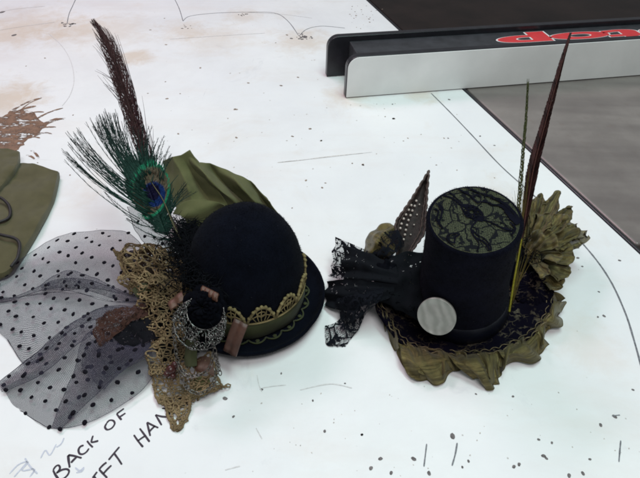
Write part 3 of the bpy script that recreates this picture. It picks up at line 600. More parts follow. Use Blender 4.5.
# crochet: rings and knots carried over a lofted surface
def crochet(name, curves, nr, nc, rr=.105, seed=1, mat=None, rip=.35, sc=.8, edge=True, rag=.25):
    rd = random.Random(seed); nu, nv = 90, 90
    G = ripple(loft([pz(c) for c in curves], nu, nv), rip, sc, seed)
    def at(x, y):
        x = max(0, min(.9999, x))*(nu-1); y = max(0, min(.9999, y))*(nv-1); i, j = int(x), int(y); fx, fy = x-i, y-j
        i2, j2 = min(i+1, nu-1), min(j+1, nv-1)
        return (G[j][i]*(1-fx)+G[j][i2]*fx)*(1-fy)+(G[j2][i]*(1-fx)+G[j2][i2]*fx)*fy+V((rd.uniform(-1, 1), rd.uniform(-1, 1), rd.uniform(-1, 1)))*.03
    q = MB()
    for r in range(nr):
        for c in range(nc+(r % 2)):
            cx = (c+.5-.5*(r % 2)+rd.uniform(-.1, .1))/nc; cy = (r+.5+rd.uniform(-.12, .12))/nr
            w, h = .53/nc*rd.uniform(.7, 1.05), .55/nr*rd.uniform(.75, 1.1); ph = rd.random()*6
            kind = (c+2*r) % 3
            pts = [at(cx+w*cos(t)*(1+.2*sin(3*t+ph)), cy+h*sin(t)*(1+.15*sin(2*t+2*ph))) for t in [2*pi*i/12 for i in range(12)]]
            q.tube(pts, rr*rd.uniform(.8, 1.3), 5, closed=True)
            for t in range(0, 12, 3 if kind else 2):
                if 0 < cx < 1: q.ball(pts[t]+V((0, 0, .05)), rr*rd.uniform(1.0, 1.75), seg=6, ring=4)
            if kind == 0:
                for t in range(4): q.tube([at(cx, cy), pts[t*3]], rr*.7, 4)
                q.ball(at(cx, cy)+V((0, 0, .06)), rr*2.1, seg=6, ring=4)
            elif kind == 1: q.tube([pts[0], at(cx, cy), pts[6]], rr*.8, 4)
    if edge:
        for y in (0, .9999):
            q.tube([at(i/40, y) for i in range(41)], rr*1.2, 5)
        for x in (0, .9999):
            q.tube([at(x, i/40) for i in range(41)], rr*1.1, 5)
            for i in range(0, 40, 2): q.ball(at(x, (i+.5)/40), rr*rd.uniform(1.5, 2.4), seg=6, ring=4)
    for i in range(0, 40, 3):
        p = at((i+.5)/40, .9999); o_ = (at((i+.5)/40, .9999)-at((i+.5)/40, .93)); o_ = o_.normalized() if o_.length > 1e-5 else V((0, -1, 0))
        t_ = V((-o_.y, o_.x, 0)); ln = rd.uniform(.25, .6); q.tube([p+t_*.16, p+t_*.22+o_*ln*.7, p+o_*ln, p-t_*.22+o_*ln*.7, p-t_*.16], rr, 5)
    return q.build(name, mat or M_CROCH, bowler)
crochet('crochet_ruffle', [[(118, 252, 3.8), (130, 243, 4.8), (146, 240, 5.6), (162, 244, 6.0), (180, 256, 6)],
                           [(122, 262, 4.4), (134, 256, 6.2), (150, 254, 7.0), (166, 258, 7.2), (186, 268, 7)],
                           [(124, 276, 3.8), (138, 272, 5.4), (154, 270, 6.2), (170, 274, 6.6), (188, 282, 6.4)],
                           [(130, 292, 3.6), (142, 288, 5.6), (156, 286, 6.6), (172, 288, 6.8), (184, 294, 6.6)]], 8, 9, .08, 3, rip=1.7, sc=.65)
crochet('crochet_ruffle', [[(114, 252, 3.4), (122, 258, 3.8), (132, 268, 4.2), (142, 282, 4.4)], [(124, 268, 4.4), (136, 266, 5.0), (150, 274, 5.6), (164, 284, 6)], [(130, 286, 3.8), (142, 294, 4.6), (154, 302, 5.2), (166, 302, 5.6)]], 6, 7, .08, 8, rip=1.3, sc=.8)
crochet('crochet_strip', [[(136, 282, 4.2), (146, 279, 5.6), (158, 278, 6.4), (172, 280, 6.8), (182, 286, 6.6)],
                          [(141, 300, 3.8), (150, 298, 5.2), (160, 297, 6.0), (172, 298, 6.2), (182, 302, 6)],
                          [(146, 322, 3.2), (154, 322, 4.4), (163, 321, 5.0), (174, 322, 5.0), (184, 324, 4.8)],
                          [(148, 346, 2.2), (157, 346, 3.0), (166, 346, 3.4), (176, 345, 3.4), (186, 344, 3.2)],
                          [(151, 370, 1.2), (160, 370, 1.7), (169, 368, 2.0), (180, 366, 2.0), (190, 362, 1.9)]], 14, 6, .078, 5, rip=1.1, sc=.9)
crochet('crochet_end', [[(150, 362, 1.4), (164, 366, 1.9), (180, 364, 2.1), (196, 360, 2.1), (210, 352, 2.0)],
                        [(152, 380, .9), (166, 382, 1.2), (182, 380, 1.5), (200, 376, 1.6), (216, 370, 1.4)],
                        [(156, 396, .5), (168, 396, .7), (184, 394, .9), (202, 390, 1.0), (220, 384, .8)],
                        [(164, 404, .3), (172, 408, .4), (186, 402, .5), (204, 394, .6), (226, 386, .4)]], 7, 9, .078, 9, rip=.6, sc=1.1)
crochet('crochet_end', [[(160, 396, .5), (168, 397, .6), (178, 397, .6), (190, 395, .6)], [(166, 406, .4), (172, 408, .45), (180, 407, .5), (190, 403, .5)], [(168, 416, .3), (174, 418, .3), (181, 417, .3), (189, 411, .3)], [(171, 421, .2), (175, 426, .2), (180, 425, .2), (187, 417, .2)]], 4, 4, .085, 12, rip=.15)
# scraps of green and rust ribbon among the crochet
cloth('green_ribbon', [[(186, 340, 3.6), (192, 337, 3.8), (198, 338, 3.8)], [(185, 352, 3.0), (191, 351, 3.2), (197, 351, 3.2)], [(184, 366, 2.2), (190, 367, 2.4), (197, 366, 2.3)]], M_BAND, bowler, rip=.2, sc=1, seed=1)
cloth('green_ribbon', [[(190, 381, 1.2), (199, 377, 1.5), (209, 376, 1.5)], [(191, 387, 1.0), (200, 384, 1.2), (210, 381, 1.2)], [(194, 391, .8), (203, 389, .9), (211, 386, .9)]], M_OLIVE, bowler, rip=.3, sc=1, seed=2)
cloth('green_ribbon', [[(133, 290, 4.4), (140, 284, 5.0), (148, 284, 5.4)], [(137, 298, 4.2), (144, 293, 4.9), (152, 291, 5.4)]], M_BAND, bowler, rip=.3, sc=1, seed=6)
cloth('rust_ribbon', [[(194, 360, 2.2), (204, 357, 2.2), (213, 360, 2.0)], [(195, 367, 1.9), (204, 366, 2.0), (214, 368, 1.8)], [(197, 373, 1.6), (206, 373, 1.7), (215, 377, 1.5)]], M_COPP, bowler, rip=.25, sc=1.2, seed=3)
b = MB()
for u, v, z, r in ((171, 370, 2.6, .55), (175, 365, 2.8, .4), (167, 374, 2.4, .35), (173, 376, 2.4, .3)): b.ball(P(u, v, z), r, seg=10, ring=6)
b.build('red_bead', M_RBEAD, bowler)
# feather helpers
def barb(q, a, tip, bend, r0, col, n=7, r1=.012, seg=3):
    a, tip = V(a), V(tip); mid = (a+tip)/2+V(bend); pts = []; rs = []; cs = []
    for i in range(n):
        t = i/(n-1); p = a*(1-t)**2+mid*2*t*(1-t)+tip*t*t; pts.append(p); rs.append(r0*(1-t)+r1*t); cs.append(col(p, t) if callable(col) else col)
    q.tube(pts, rs, seg, c=cs)
rf = random.Random(21)
# dark fluff and pom flower
b = MB()
for k in range(2300):
    u, v = (rf.gauss(205, 13), rf.gauss(264, 15)) if k % 3 else (rf.gauss(188, 8), rf.gauss(238, 10)); z = 8.2+rf.uniform(-1.2, 1.4)-abs(v-262)*.03
    a = P(u, v, z); an = rf.random()*2*pi; ln = rf.uniform(1.0, 2.6)
    tip = a+RT*cos(an)*ln+UP*sin(an)*ln*.8-FW*rf.uniform(-.3, .5)
    barb(b, a, tip, V((rf.uniform(-.4, .4), rf.uniform(-.4, .4), rf.uniform(0, .5))), .06, (.004, .005, .007))
for k in range(90):
    u, v = rf.uniform(168, 196), rf.uniform(222, 258); a = P(rf.gauss(190, 7), rf.gauss(246, 7), 7.6); tip = P(u-rf.uniform(4, 22), v-rf.uniform(-4, 14), 8)
    barb(b, a, tip, V((0, 0, rf.uniform(-.5, .5))), .05, (.008, .016, .014))
b.build('black_plume', M_FLUFF, bowler)
fc = P(205, 308, 8.0); fnn = (EYE-fc).normalized()*.8+V((-.25, -.2, .35)); fnn.normalize(); fx = fnn.orthogonal().normalized(); fy = fnn.cross(fx)
b = MB()
for layer in range(5):
    npet = 7+layer; R = 2.35-.38*layer; lift = .28*layer
    for k in range(npet):
        a0 = 2*pi*k/npet+layer*.6; G = []
        for j in range(6):
            row = []
            for i in range(7):
                t = j/5; s_ = (i/6-.5); an = a0+s_*2*pi/npet*1.25*(.5+.5*t)
                rad = R*(.12+.88*t)*(1-.22*(2*s_)**2*t); hh = lift+.35*sin(t*2.3)+.22*t*sin(6*s_+k)
                row.append(fc+fx*cos(an)*rad+fy*sin(an)*rad+fnn*hh)
            G.append(row)
        b.grid(ripple(G, .2, 1.2, k+layer*3))
b.build('black_flower', M_DEEP, bowler, solid=.05)
# silver crescent brooch with chains
bc = fc+fnn*.75
def bpx(u, v, lift=0.0): return onplane(u, v, bc, fnn)+fnn*lift
oc, R1, ic, R2 = (200.5, 324), 25.5, (206, 311.5), 18.5
b = MB()
angs = [radians(x) for x in range(-42, 236, 6)]           # picture angles: open at the upper right
def outer(t): a = radians(-20+250*t); return (oc[0]+R1*cos(a), oc[1]+R1*sin(a)*1.02)
def inner(t): a = radians(-12+236*t); return (ic[0]+R2*cos(a), ic[1]+R2*sin(a))
b.tube([bpx(outer(t/50)[0]+.5*sin(t*1.7), outer(t/50)[1]+.5*cos(t*2.3), .25) for t in range(8, 44)], .085, 6)
b.tube([bpx(*inner(t/50), .25) for t in range(51)], .08, 6)
for t in range(51):
    if t % 3 == 0: b.ball(bpx(outer(t/50)[0]+rf.uniform(-1, 1), outer(t/50)[1]+rf.uniform(-1, 1), .3), rf.uniform(.08, .16), seg=6, ring=4)
rb = random.Random(4)
for k in range(230):
    t = rb.uniform(.05, .95); f = rb.random(); o_, i_ = outer(t), inner(t); u, v = o_[0]+(i_[0]-o_[0])*f, o_[1]+(i_[1]-o_[1])*f
    if k % 2: 
        r = rb.uniform(.12, .34); ph = rb.random()*6; p = bpx(u, v, .22+rb.uniform(0, .2))
        b.tube([p+fx*cos(ph+w*.75)*r*(1-.08*w)+fy*sin(ph+w*.75)*r*(1-.08*w) for w in range(8)], .05, 4)
    else: b.ball(bpx(u, v, .3), rb.uniform(.08, .17), seg=6, ring=4)
for t in range(0, 9):
    o_, i_ = outer((t+.5)/9), inner((t+rb.uniform(.2, .9))/9); b.tube([bpx(*o_, .2), bpx((o_[0]+i_[0])/2+rb.uniform(-2, 2), (o_[1]+i_[1])/2+rb.uniform(-2, 2), .28), bpx(*i_, .2)], .055, 4)
brooch = b.build('crescent_brooch', M_SILV, bowler)
def chain(px, r=.19, wr=.05):
    q = MB(); pts = cr([P(*p) for p in px], 400); L = [0]
    for i in range(1, 400): L.append(L[-1]+(pts[i]-pts[i-1]).length)
    step = r*2.3; n = int(L[-1]/step); j = 0
    for k in range(n):
        while j < 398 and L[j] < k*step: j += 1
        p = pts[j]; t = (pts[min(j+3, 399)]-pts[max(j-3, 0)]).normalized(); s1 = t.cross(V((0, 0, 1))).normalized(); s2 = t.cross(s1)
        sd = s1 if k % 2 else (s2+s1*.5).normalized()
        q.tube([p+t*cos(a)*r*1.5+sd*sin(a)*r*.85 for a in [2*pi*i/10 for i in range(10)]], wr, 5, closed=True)
    return q.build('chain', M_CHAIN, brooch)
chain([(174.5, 338, 6.6), (178, 362, 4.6), (186, 375, 3.8), (199, 375, 3.7), (210, 367, 4.2), (213.6, 348, 5.6)])
chain([(173, 330, 7.0), (178, 364, 4.2), (184, 383, 2.9), (191, 391, 2.4), (202, 393, 2.3), (213, 384, 2.8), (217, 366, 4.0), (215, 350, 5.2)])
chain([(214, 346, 5.8), (216, 356, 5.0), (219, 368, 3.6), (221, 378, 2.6)])
# ribbon tabs
def slab(name, quad, mat, thick=.22, ribs=0):
    p = [P(*c) for c in quad]; n = (p[1]-p[0]).cross(p[3]-p[0]).normalized(); n = n if n.dot(EYE-p[0]) > 0 else -n; q = MB()
    G = [[(p[0]*(1-i/16)+p[1]*(i/16))*(1-j/8)+(p[3]*(1-i/16)+p[2]*(i/16))*(j/8)+n*(.16*sin(pi*j/8)+(.07*sin(i*ribs) if ribs else .05*sin(i*.7))) for i in range(17)] for j in range(9)]
    q.grid(G); return q.build(name, mat, bowler, solid=thick)
slab('copper_tab', [(203, 286, 9.6), (219, 294, 9.6), (217, 302, 9.2), (201, 293, 9.2)], M_COPP, .2, 1.6)
slab('leather_tab', [(235, 318, 5.8), (248, 325, 5.6), (236, 357, 2.6), (224, 350, 2.8)], M_LEATH, .25)
slab('copper_tab', [(168, 303, 7.4), (182, 291, 8.0), (185, 300, 7.8), (171, 311, 7.2)], M_COPP, .15)
# peacock feather
PD = lambda u, v, k=0.0: D(u, v, 62.0+(240-v)*.004+k)
shaft = [(184, 246), (174, 226), (163, 200), (152, 183), (146, 170)]
def spx(t):
    c = cr([V((*p, 0)) for p in shaft], 60); p = c[max(0, min(59, int(t*59)))]; return p.x, p.y
def pcol(u, v):
    rr = rf.uniform(.75, 1.25)
    def el(cx, cy, a, b_, rot=.30):
        x, y = u-cx, v-cy; X, Y = x*cos(rot)+y*sin(rot), -x*sin(rot)+y*cos(rot); return (X/a)**2+(Y/b_)**2
    if el(152.5, 192, 7.5, 8.5) < 1: c = (.004, .004, .025)
    elif el(153.5, 194.5, 12, 13) < 1: c = (.006, .026, .12)
    elif el(150, 191, 17, 25) < 1: c = (.115, .092, .062)
    elif el(149, 190, 20.5, 30) < 1: c = (.016, .20, .105)
    else: c = (.010, .036, .027)
    return tuple(x*rr for x in c)
b = MB()
b.tube([PD(*spx(t/20), -.15) for t in range(21)], [.11-.004*t for t in range(21)], 6, c=(.10, .09, .05))
q = MB()
EC = (150.5, 192); ER = .36; ea, eb = (-sin(ER), -cos(ER)), (cos(ER), -sin(ER))
def eyep(x, y, k=0.0): u, v = EC[0]+eb[0]*x+ea[0]*y, EC[1]+eb[1]*x+ea[1]*y; return u, v
G = []; CC = []
for j in range(26):
    t = j/25; row = []
    for i in range(64):
        a = 2*pi*i/64; u, v = eyep(19*t*cos(a)*(1+.05*t*sin(17*a)), 29*t*sin(a)*(1+.05*t*cos(13*a))); row.append((u, v))
    CC.append([pcol(*p) for p in row]); G.append([PD(*p, .1+.25*t*t) for p in row])
q.grid(G, cl=True, cfun=lambda a, c: CC[int(round(a*25))][int(round(c*63))])
for side in (-1, 1):
    for k in range(460):
        y0 = -46+70*k/299; u0, v0 = eyep(.25*(-y0)*.15, y0); sp_ = rf.uniform(.62, 1.0)-.25*max(0, y0/30); lim = rf.uniform(.9, 1.28); L_ = 0; x, y = .0, y0; h_ = sp_*1.15
        pts = []; cs = []
        for i in range(22):
            u, v = eyep(side*x, y); pts.append(PD(u, v, -.05-.1*rf.random()+.012*x)); cs.append(pcol(u, v))
            if ((x/20.5)**2+(y/32)**2 > lim and y > -18) or x > 19*lim*(.45 if y0 < -36 else .8 if y0 < -24 else 1): break
            x += 2.0*sin(h_); y += 2.0*cos(h_); h_ *= .965
        if len(pts) > 3: q.tube(pts, [.055*(1-.55*i/len(pts)) for i in range(len(pts))], 3, c=cs)
for k in range(170):
    an = rf.gauss(0, .5); u0, v0 = eyep(19*sin(an)*.8, 27*cos(an)*.8); ln = rf.uniform(10, 26); pts = []; cs = []
    for i in range(9):
        f = i/8; u, v = eyep(19*sin(an)*.8+ln*f*sin(an*.6), 27*cos(an)*.8+ln*f*cos(an*.6)); pts.append(PD(u, v, -.12+.2*f)); cs.append(pcol(u, v))
    q.tube(pts, [.07*(1-.7*i/8) for i in range(9)], 3, c=cs)
# long loose barbs (root px, tip px, how many, spread)
for (r0, tp_, n, sp) in [((150, 212), (66, 152), 8, 4), ((150, 210), (72, 141), 7, 4), ((148, 204), (77, 133), 8, 4), ((142, 190), (97, 121), 16, 5), ((142, 185), (106, 120), 16, 5), ((142, 180), (114, 113), 9, 5), ((143, 178), (121, 124), 10, 5), ((150, 200), (84, 150), 7, 5),
                         ((146, 168), (143, 126), 8, 5), ((152, 170), (156, 143), 8, 4), ((160, 180), (166, 152), 6, 4), ((140, 220), (104, 190), 2, 1), ((152, 228), (125, 219), 3, 2), ((170, 232), (140, 216), 4, 5), ((178, 240), (150, 232), 6, 6), ((168, 215), (186, 190), 8, 5)]:
    for k in range(int(n*1.25)):
        ru, rv = r0[0]+rf.gauss(0, 3), r0[1]+rf.gauss(0, 4); tu, tv = tp_[0]+rf.gauss(0, sp), tp_[1]+rf.gauss(0, sp)
        mu, mv = (ru+tu)/2+(tv-rv)*.10, (rv+tv)/2-(tu-ru)*.10
        pts = []; cs = []
        for i in range(13):
            f = i/12; pts.append(PD(ru*(1-f)**2+mu*2*f*(1-f)+tu*f*f, rv*(1-f)**2+mv*2*f*(1-f)+tv*f*f, -.2+.6*f)); d_ = rf.uniform(.7, 1.3)
            cs.append((.011*d_, (.045-.025*f)*d_, (.033-.014*f)*d_))
        q.tube(pts, [.055*(1-.5*i/12) for i in range(13)], 3, c=cs)
        for i in range(3, 12):
            if rf.random() < .95:
                d1 = (pts[i+1]-pts[i]) if i < 12 else pts[i]-pts[i-1]; s_ = d1.cross(FW).normalized()*rf.choice((-1, 1)); q.tube([pts[i], pts[i]+d1*.9+s_*rf.uniform(.1, .24)], [.026, .01], 3, c=cs[i])
pf = b.build('feather_quill', M_FEATH, bowler)
q.build('peacock_eye', M_FEATH, pf)
# brown plume behind
BD = lambda u, v, k=0.0: D(u, v, 63.2+(200-v)*.012+k)
bs = cr([V((*p, 0)) for p in ((180, 236), (160, 192), (147, 160), (137, 130), (127, 98), (116, 65), (105, 38), (92, 20))], 80)
b = MB(); b.tube([BD(p.x, p.y) for p in bs], [.1-.001*i for i in range(80)], 5, c=(.05, .024, .022)); bq = b.build('feather_quill', M_FEATH, bowler)
b = MB()
for k in range(720):
    i0 = int(rf.uniform(8, 70)); p = bs[i0]; t = i0/79; tdir = (bs[min(79, i0+3)]-bs[max(0, i0-3)]).normalized(); nrm = V((-tdir.y, tdir.x, 0)); side = rf.choice((-1, 1))
    ln = rf.uniform(18, 42)*(1-.35*t); off = side*rf.uniform(.4, 8.2 if t < .8 else 3)*(.55+.6*sin(pi*min(1, t*1.05)))
    pts = []; jx, jy = rf.uniform(-1.2, 1.2), rf.uniform(-1.2, 1.2)
    for i in range(9):
        f = i/8; x_ = min(78.99, i0+f*ln/2.2); j0 = int(x_); c0 = bs[j0]*(1-x_+j0)+bs[j0+1]*(x_-j0)
        w = off*sin(f*pi*.62); pts.append(BD(c0.x+nrm.x*w+jx*f, c0.y+nrm.y*w+jy*f, .3*f*side))
    d_ = rf.uniform(.6, 1.5); b.tube(pts, [.042*(1-.6*i/8) for i in range(9)], 3, c=(.046*d_, .021*d_, .021*d_))
for (r0, tp_) in (((137, 128), (100, 78)), ((130, 105), (98, 48)), ((122, 88), (98, 72)), ((135, 110), (116, 34)), ((138, 120), (115, 36)), ((142, 140), (124, 60)), ((148, 155), (138, 100)), ((152, 160), (150, 128)), ((120, 78), (95, 46)), ((126, 98), (103, 80))):
    for k in range(3):
        barb(b, BD(r0[0]+rf.gauss(0, 1.5), r0[1]+rf.gauss(0, 3)), BD(tp_[0]+rf.gauss(0, 2), tp_[1]+rf.gauss(0, 3), .4), BD(2.5, 0)-BD(0, 0), .06, (.045, .020, .024), 9)
b.build('brown_plume', M_FEATH, bq)

# ================================================================== top hat
tb = P(459.5, 304, 1.0); tt = D(474.5, 219, 53.6)
th_ = thing('top_hat', V((tb.x, tb.y, 0)), 'tall black mini top hat with bronze ruffled brim, lace crown top and pale disc', 'hat')
axt = (tt-tb); LT = axt.length; axt.normalize(); xx = (V((1, 0, 0))-axt*axt.x).normalized(); yy = axt.cross(xx)
MT = Matrix(((xx.x, yy.x, axt.x, tb.x), (xx.y, yy.y, axt.y, tb.y), (xx.z, yy.z, axt.z, tb.z), (0, 0, 0, 1)))
prof = [(5.75, -.3), (5.5, .4), (5.28, 1.5), (5.05, 3.2), (4.78, 6), (4.6, 9), (4.53, 12), (4.58, LT-.5), (4.56, LT-.2), (4.46, LT-.05), (4.3, LT), (2, LT+.02), (.02, LT+.03)]
b = MB(); b.lathe(prof, MT, 96, dent=.14, nap=16000); b.build('crown', M_VELV, th_)
b = MB(); b.lathe([(5.53, .45), (5.57, .5), (5.36, 1.5), (5.20, 2.6), (5.10, 2.75)], MT, 96); b.build('satin_band', M_SATINB, th_)
b = MB(); b.lathe([(4.20, LT+.01), (4.12, LT+.07), (2.5, LT+.10), (.02, LT+.12)], MT, 72); ctop = b.build('crown_top', M_CTOP, th_)
tp0 = tt+axt*.19
def tpx(x, y): u, v = 420+x/4.783, 170+y/4.783; return onplane(u, v, tp0, axt)
def inside(p): return ((p-tp0)-axt*((p-tp0).dot(axt))).length < 4.22
b = MB()
def tl(pts, w, n=26, k=[0]):
    k[0] += 1; c = [p+axt*(.003*k[0]) for p in cr([tpx(*p) for p in pts], n)]; run = []
    for i, p in enumerate(c):
        if inside(p): run.append((p, (w[min(len(w)-1, int(i/n*len(w)))]*.62 if isinstance(w, list) else w*.7)*(.8+.45*abs(nz(p, 2.2)))))
    if len(run) > 2: b.stroke([r[0] for r in run], [r[1] for r in run], axt)
tl([(95, 118), (150, 132), (190, 160)], .34); tl([(130, 98), (170, 130), (205, 160)], .2)
tl([(185, 160), (215, 172), (235, 180)], [.4, .8, .5]); tl([(262, 222), (285, 230), (305, 242)], [.6, 1.0, .4]); tl([(200, 165), (250, 172), (290, 200), (305, 235)], [.3, .6, .55, .4]); tl([(195, 170), (215, 205), (255, 232), (300, 245)], [.3, .5, .5, .3])
tl([(300, 238), (340, 250), (380, 270), (440, 288)], .26); tl([(330, 248), (370, 246), (410, 262), (450, 288)], .12); tl([(370, 262), (400, 282), (450, 292)], .14)
tl([(275, 240), (252, 265), (245, 285), (262, 320), (300, 340), (325, 365), (335, 400)], .26); tl([(250, 285), (275, 310), (310, 330), (338, 365), (340, 392)], .2); tl([(262, 322), (282, 350), (275, 385)], .18); tl([(245, 270), (268, 280), (268, 300), (250, 296)], .14)
tl([(160, 78), (200, 100), (240, 122), (270, 150), (300, 152), (340, 158)], [.4, .35, .3, .28, .3]); tl([(210, 80), (250, 95), (290, 112), (335, 128), (385, 140)], .3); tl([(255, 128), (275, 118), (292, 138), (280, 158), (258, 145)], .16)
tl([(300, 145), (345, 165), (395, 175), (430, 215), (470, 260)], [.25, .4, .7, 1.0, 1.0]); tl([(340, 128), (400, 160), (450, 205), (475, 250)], .5); tl([(300, 80), (320, 105), (310, 130)], .2)
tl([(75, 160), (95, 175), (105, 200), (98, 235), (85, 262)], [.3, .6, .3, .3, .3]); tl([(70, 185), (88, 200), (80, 235), (100, 268), (110, 280)], .3); tl([(92, 165), (110, 185), (104, 215)], .25)
tl([(125, 320), (150, 305), (190, 308), (170, 322), (165, 350)], .24); tl([(128, 322), (145, 345), (170, 350)], .3); tl([(430, 250), (455, 280), (440, 310)], .3)
rl = random.Random(8)
for k in range(9):
    a = k*2*pi/9; tl([(247+10*cos(a), 203+8*sin(a)), (247+34*cos(a+.25), 203+25*sin(a+.25)), (247+38*cos(a), 203+28*sin(a)), (247+34*cos(a-.25), 203+25*sin(a-.25)), (247+10*cos(a), 203+8*sin(a))], .2)
q = MB(); n_r, n_a = 14, 60
for a in range(n_r):
    for c in range(n_a):
        r_, t_ = 4.16*a/(n_r-1)+.001, 2*pi*c/n_a; q.add(MT@V((r_*cos(t_), r_*sin(t_), LT+.135-.05*(a/(n_r-1))**2)), (r_*cos(t_)+5, r_*sin(t_)+3))
for a in range(n_r-1):
    for c in range(n_a): d_ = (c+1) % n_a; q.face([a*n_a+c, a*n_a+d_, (a+1)*n_a+d_, (a+1)*n_a+c])
q.build('lace_sheet', M_CLACE, ctop)
b.build('lace_motif', M_VELV, ctop, smooth=False)
# brim covered in brocade, lofted from crown base to its uneven edge
edge = [(378, 303, 2.2), (388, 322, 1.7), (401, 340, 1.3), (420, 350, 1.1), (446, 354, 1.0), (470, 355, 1.0), (491, 353, 1.1), (510, 347, 1.3), (528, 337, 1.6), (543, 323, 1.9), (550, 308, 2.2), (548, 293, 2.4), (536, 281, 2.3), (505, 266, 1.8), (463, 260, 1.6), (415, 268, 1.8), (387, 284, 2.2)]
E3 = [P(*p) for p in edge]
def toff(p): d = p-tb; return atan2(d.dot(yy), d.dot(xx))
inner_r = [MT@V((5.2*cos(toff(p)), 5.2*sin(toff(p)), .15)) for p in E3]
mid_r = [a*.5+c*.5+V((0, 0, -.1)) for a, c in zip(inner_r, E3)]
roll = [p+(p-tb).normalized()*.12-V((0, 0, .35)) for p in E3]
G = ripple(loft([inner_r, mid_r, E3, roll], 120, 16, closed=True), .35, .8, 3)
b = MB(); b.grid(G, cl=True); b.build('brim', M_BROC, th_, solid=.2)
b = MB()                                                      # gold braid along the front edge
for off, r in ((-.1, .10), (.22, .08)):
    c = cr([p+(tb-p).normalized()*off*1.6+V((0, 0, .2)) for p in E3[:12]], 150)
    b.tube([p+V((0, 0, .12*sin(i*.9)+.1*nz(p, 1.5)))+(tb-p).normalized()*.12*cos(i*.9) for i, p in enumerate(c)], r*.7, 5)
b.build('gold_braid', simple('antique gold braid', (.10, .075, .036), .5, .6, 150, bump=.5, metal=.3), th_)
# organza ruffle hanging from the brim edge
def ruffle(name, inn, out, waves, amp, seed, mat=M_ORG, nu=260, nv=18, tang=.35, par=None):
    A = cr([P(*p) for p in inn], nu); B_ = cr([P(*p) for p in out], nu); G = []; rr = random.Random(seed); ph = [rr.uniform(0, 6) for _ in range(4)]
    for j in range(nv):
        t = j/(nv-1); row = []
        for i in range(nu):
            s_ = i/(nu-1); w = sin(2*pi*waves*s_+ph[0]+1.4*sin(2*pi*waves*.31*s_+ph[1])); w2 = sin(2*pi*waves*2.3*s_+ph[2])
            p = A[i]*(1-t)+B_[i]*t; tg = (B_[min(i+1, nu-1)]-B_[max(i-1, 0)]).normalized(); od = (B_[i]-A[i]).normalized()
            p = p+V((0, 0, 1))*(amp*t*(w*.85+.15*w2)+.55*amp*sin(pi*t)+.35*t)+tg*tang*t*cos(2*pi*waves*s_+ph[0]+.8)+od*.18*t*w2
            p.z = max(p.z, .07); row.append(p)
        G.append(row)
    q = MB(); q.grid(ripple(G, .05, 1.1, seed)); q.tube(G[-1], .04, 4, 0); return q.build(name, mat, par or th_)
ruffle('ruffle', [(379, 300, 1.9), (388, 318, 1.5), (401, 336, 1.2), (420, 346, 1.0), (446, 350, .9), (470, 351, .9), (491, 349, 1.0), (510, 343, 1.2), (528, 332, 1.4), (543, 318, 1.7), (549, 303, 2.0), (546, 290, 2.1)],
       [(380, 318, .8), (388, 334, .4), (396, 352, .2), (410, 373, .15), (428, 381, .15), (446, 376, .3), (462, 367, .5), (478, 376, .2), (492, 385, .1), (503, 371, .3), (514, 358, .6), (532, 356, .3), (543, 346, .5), (548, 328, .9), (560, 312, 1.0), (558, 294, 1.4)], 11, 1.05, 5, nu=420, tang=.75)
ruffle('ruffle', [(384, 314, 1.2), (398, 336, .9), (420, 347, .7), (446, 351, .6), (470, 352, .6), (491, 350, .7), (512, 343, .9), (530, 332, 1.0), (546, 312, 1.3)],
       [(392, 338, .1), (404, 362, .1), (424, 376, .1), (448, 370, .1), (470, 366, .1), (490, 374, .1), (510, 362, .1), (530, 352, .1), (552, 326, .2)], 10, .5, 9, M_ORGD)
def lobe(name, px, seed, mat=M_ORG, rip=.12):
    G = loft([pz(c) for c in px], 40, 60); N = [[gnormal(G, j, i) for i in range(40)] for j in range(60)]
    for j in range(60):
        for i in range(40): t = i/39; G[j][i] = G[j][i]+N[j][i]*(.48*(.25+.75*t)*sin(j/59*2*pi*1.6+seed+.8*t)+.07*sin(j/59*2*pi*4.1+2*seed))
    G = ripple(G, rip, .7, seed)
    for r in G:
        for p in r: p.z = max(p.z, .06)
    q = MB(); q.grid(G); q.tube([r[-1] for r in G], .045, 4); q.tube(G[-1], .045, 4); q.tube(G[0], .045, 4); return q.build(name, mat, th_)
lobe('ruffle', [[(400, 346, 1.3), (404, 358, 1.3), (409, 370, .6), (415, 379, .2)], [(412, 349, 1.4), (416, 362, 2.3), (422, 374, 1.5), (428, 384, .2)], [(424, 351, 1.3), (430, 362, 1.6), (436, 373, .9), (442, 382, .15)], [(438, 353, 1.2), (446, 358, 2.0), (452, 364, 1.6), (456, 371, .7)]], 1)
lobe('ruffle', [[(446, 354, 1.2), (454, 362, 1.7), (464, 370, 1.2), (474, 378, .5)], [(458, 354, 1.3), (466, 364, 2.2), (476, 376, 1.4), (484, 386, .2)], [(474, 355, 1.3), (480, 364, 1.8), (487, 376, 1.2), (494, 388, .15)], [(490, 353, 1.2), (494, 362, 1.4), (497, 374, .8), (499, 384, .12)]], 2)
lobe('ruffle', [[(498, 350, 1.3), (502, 356, 1.8), (506, 361, 1.2), (508, 366, .5)], [(510, 346, 1.4), (516, 352, 2.1), (524, 356, 1.3), (530, 361, .4)], [(524, 339, 1.5), (530, 345, 1.9), (537, 351, 1.1), (543, 356, .3)], [(534, 331, 1.6), (538, 336, 1.6), (542, 340, 1.0), (545, 345, .4)]], 3)
lobe('ruffle', [[(540, 324, 1.8), (544, 326, 1.8), (549, 328, 1.2), (553, 330, .6)], [(548, 312, 2.0), (553, 315, 2.2), (558, 318, 1.5), (562, 318, .8)], [(548, 300, 2.1), (553, 302, 1.9), (558, 303, 1.4), (562, 303, .9)]], 4)
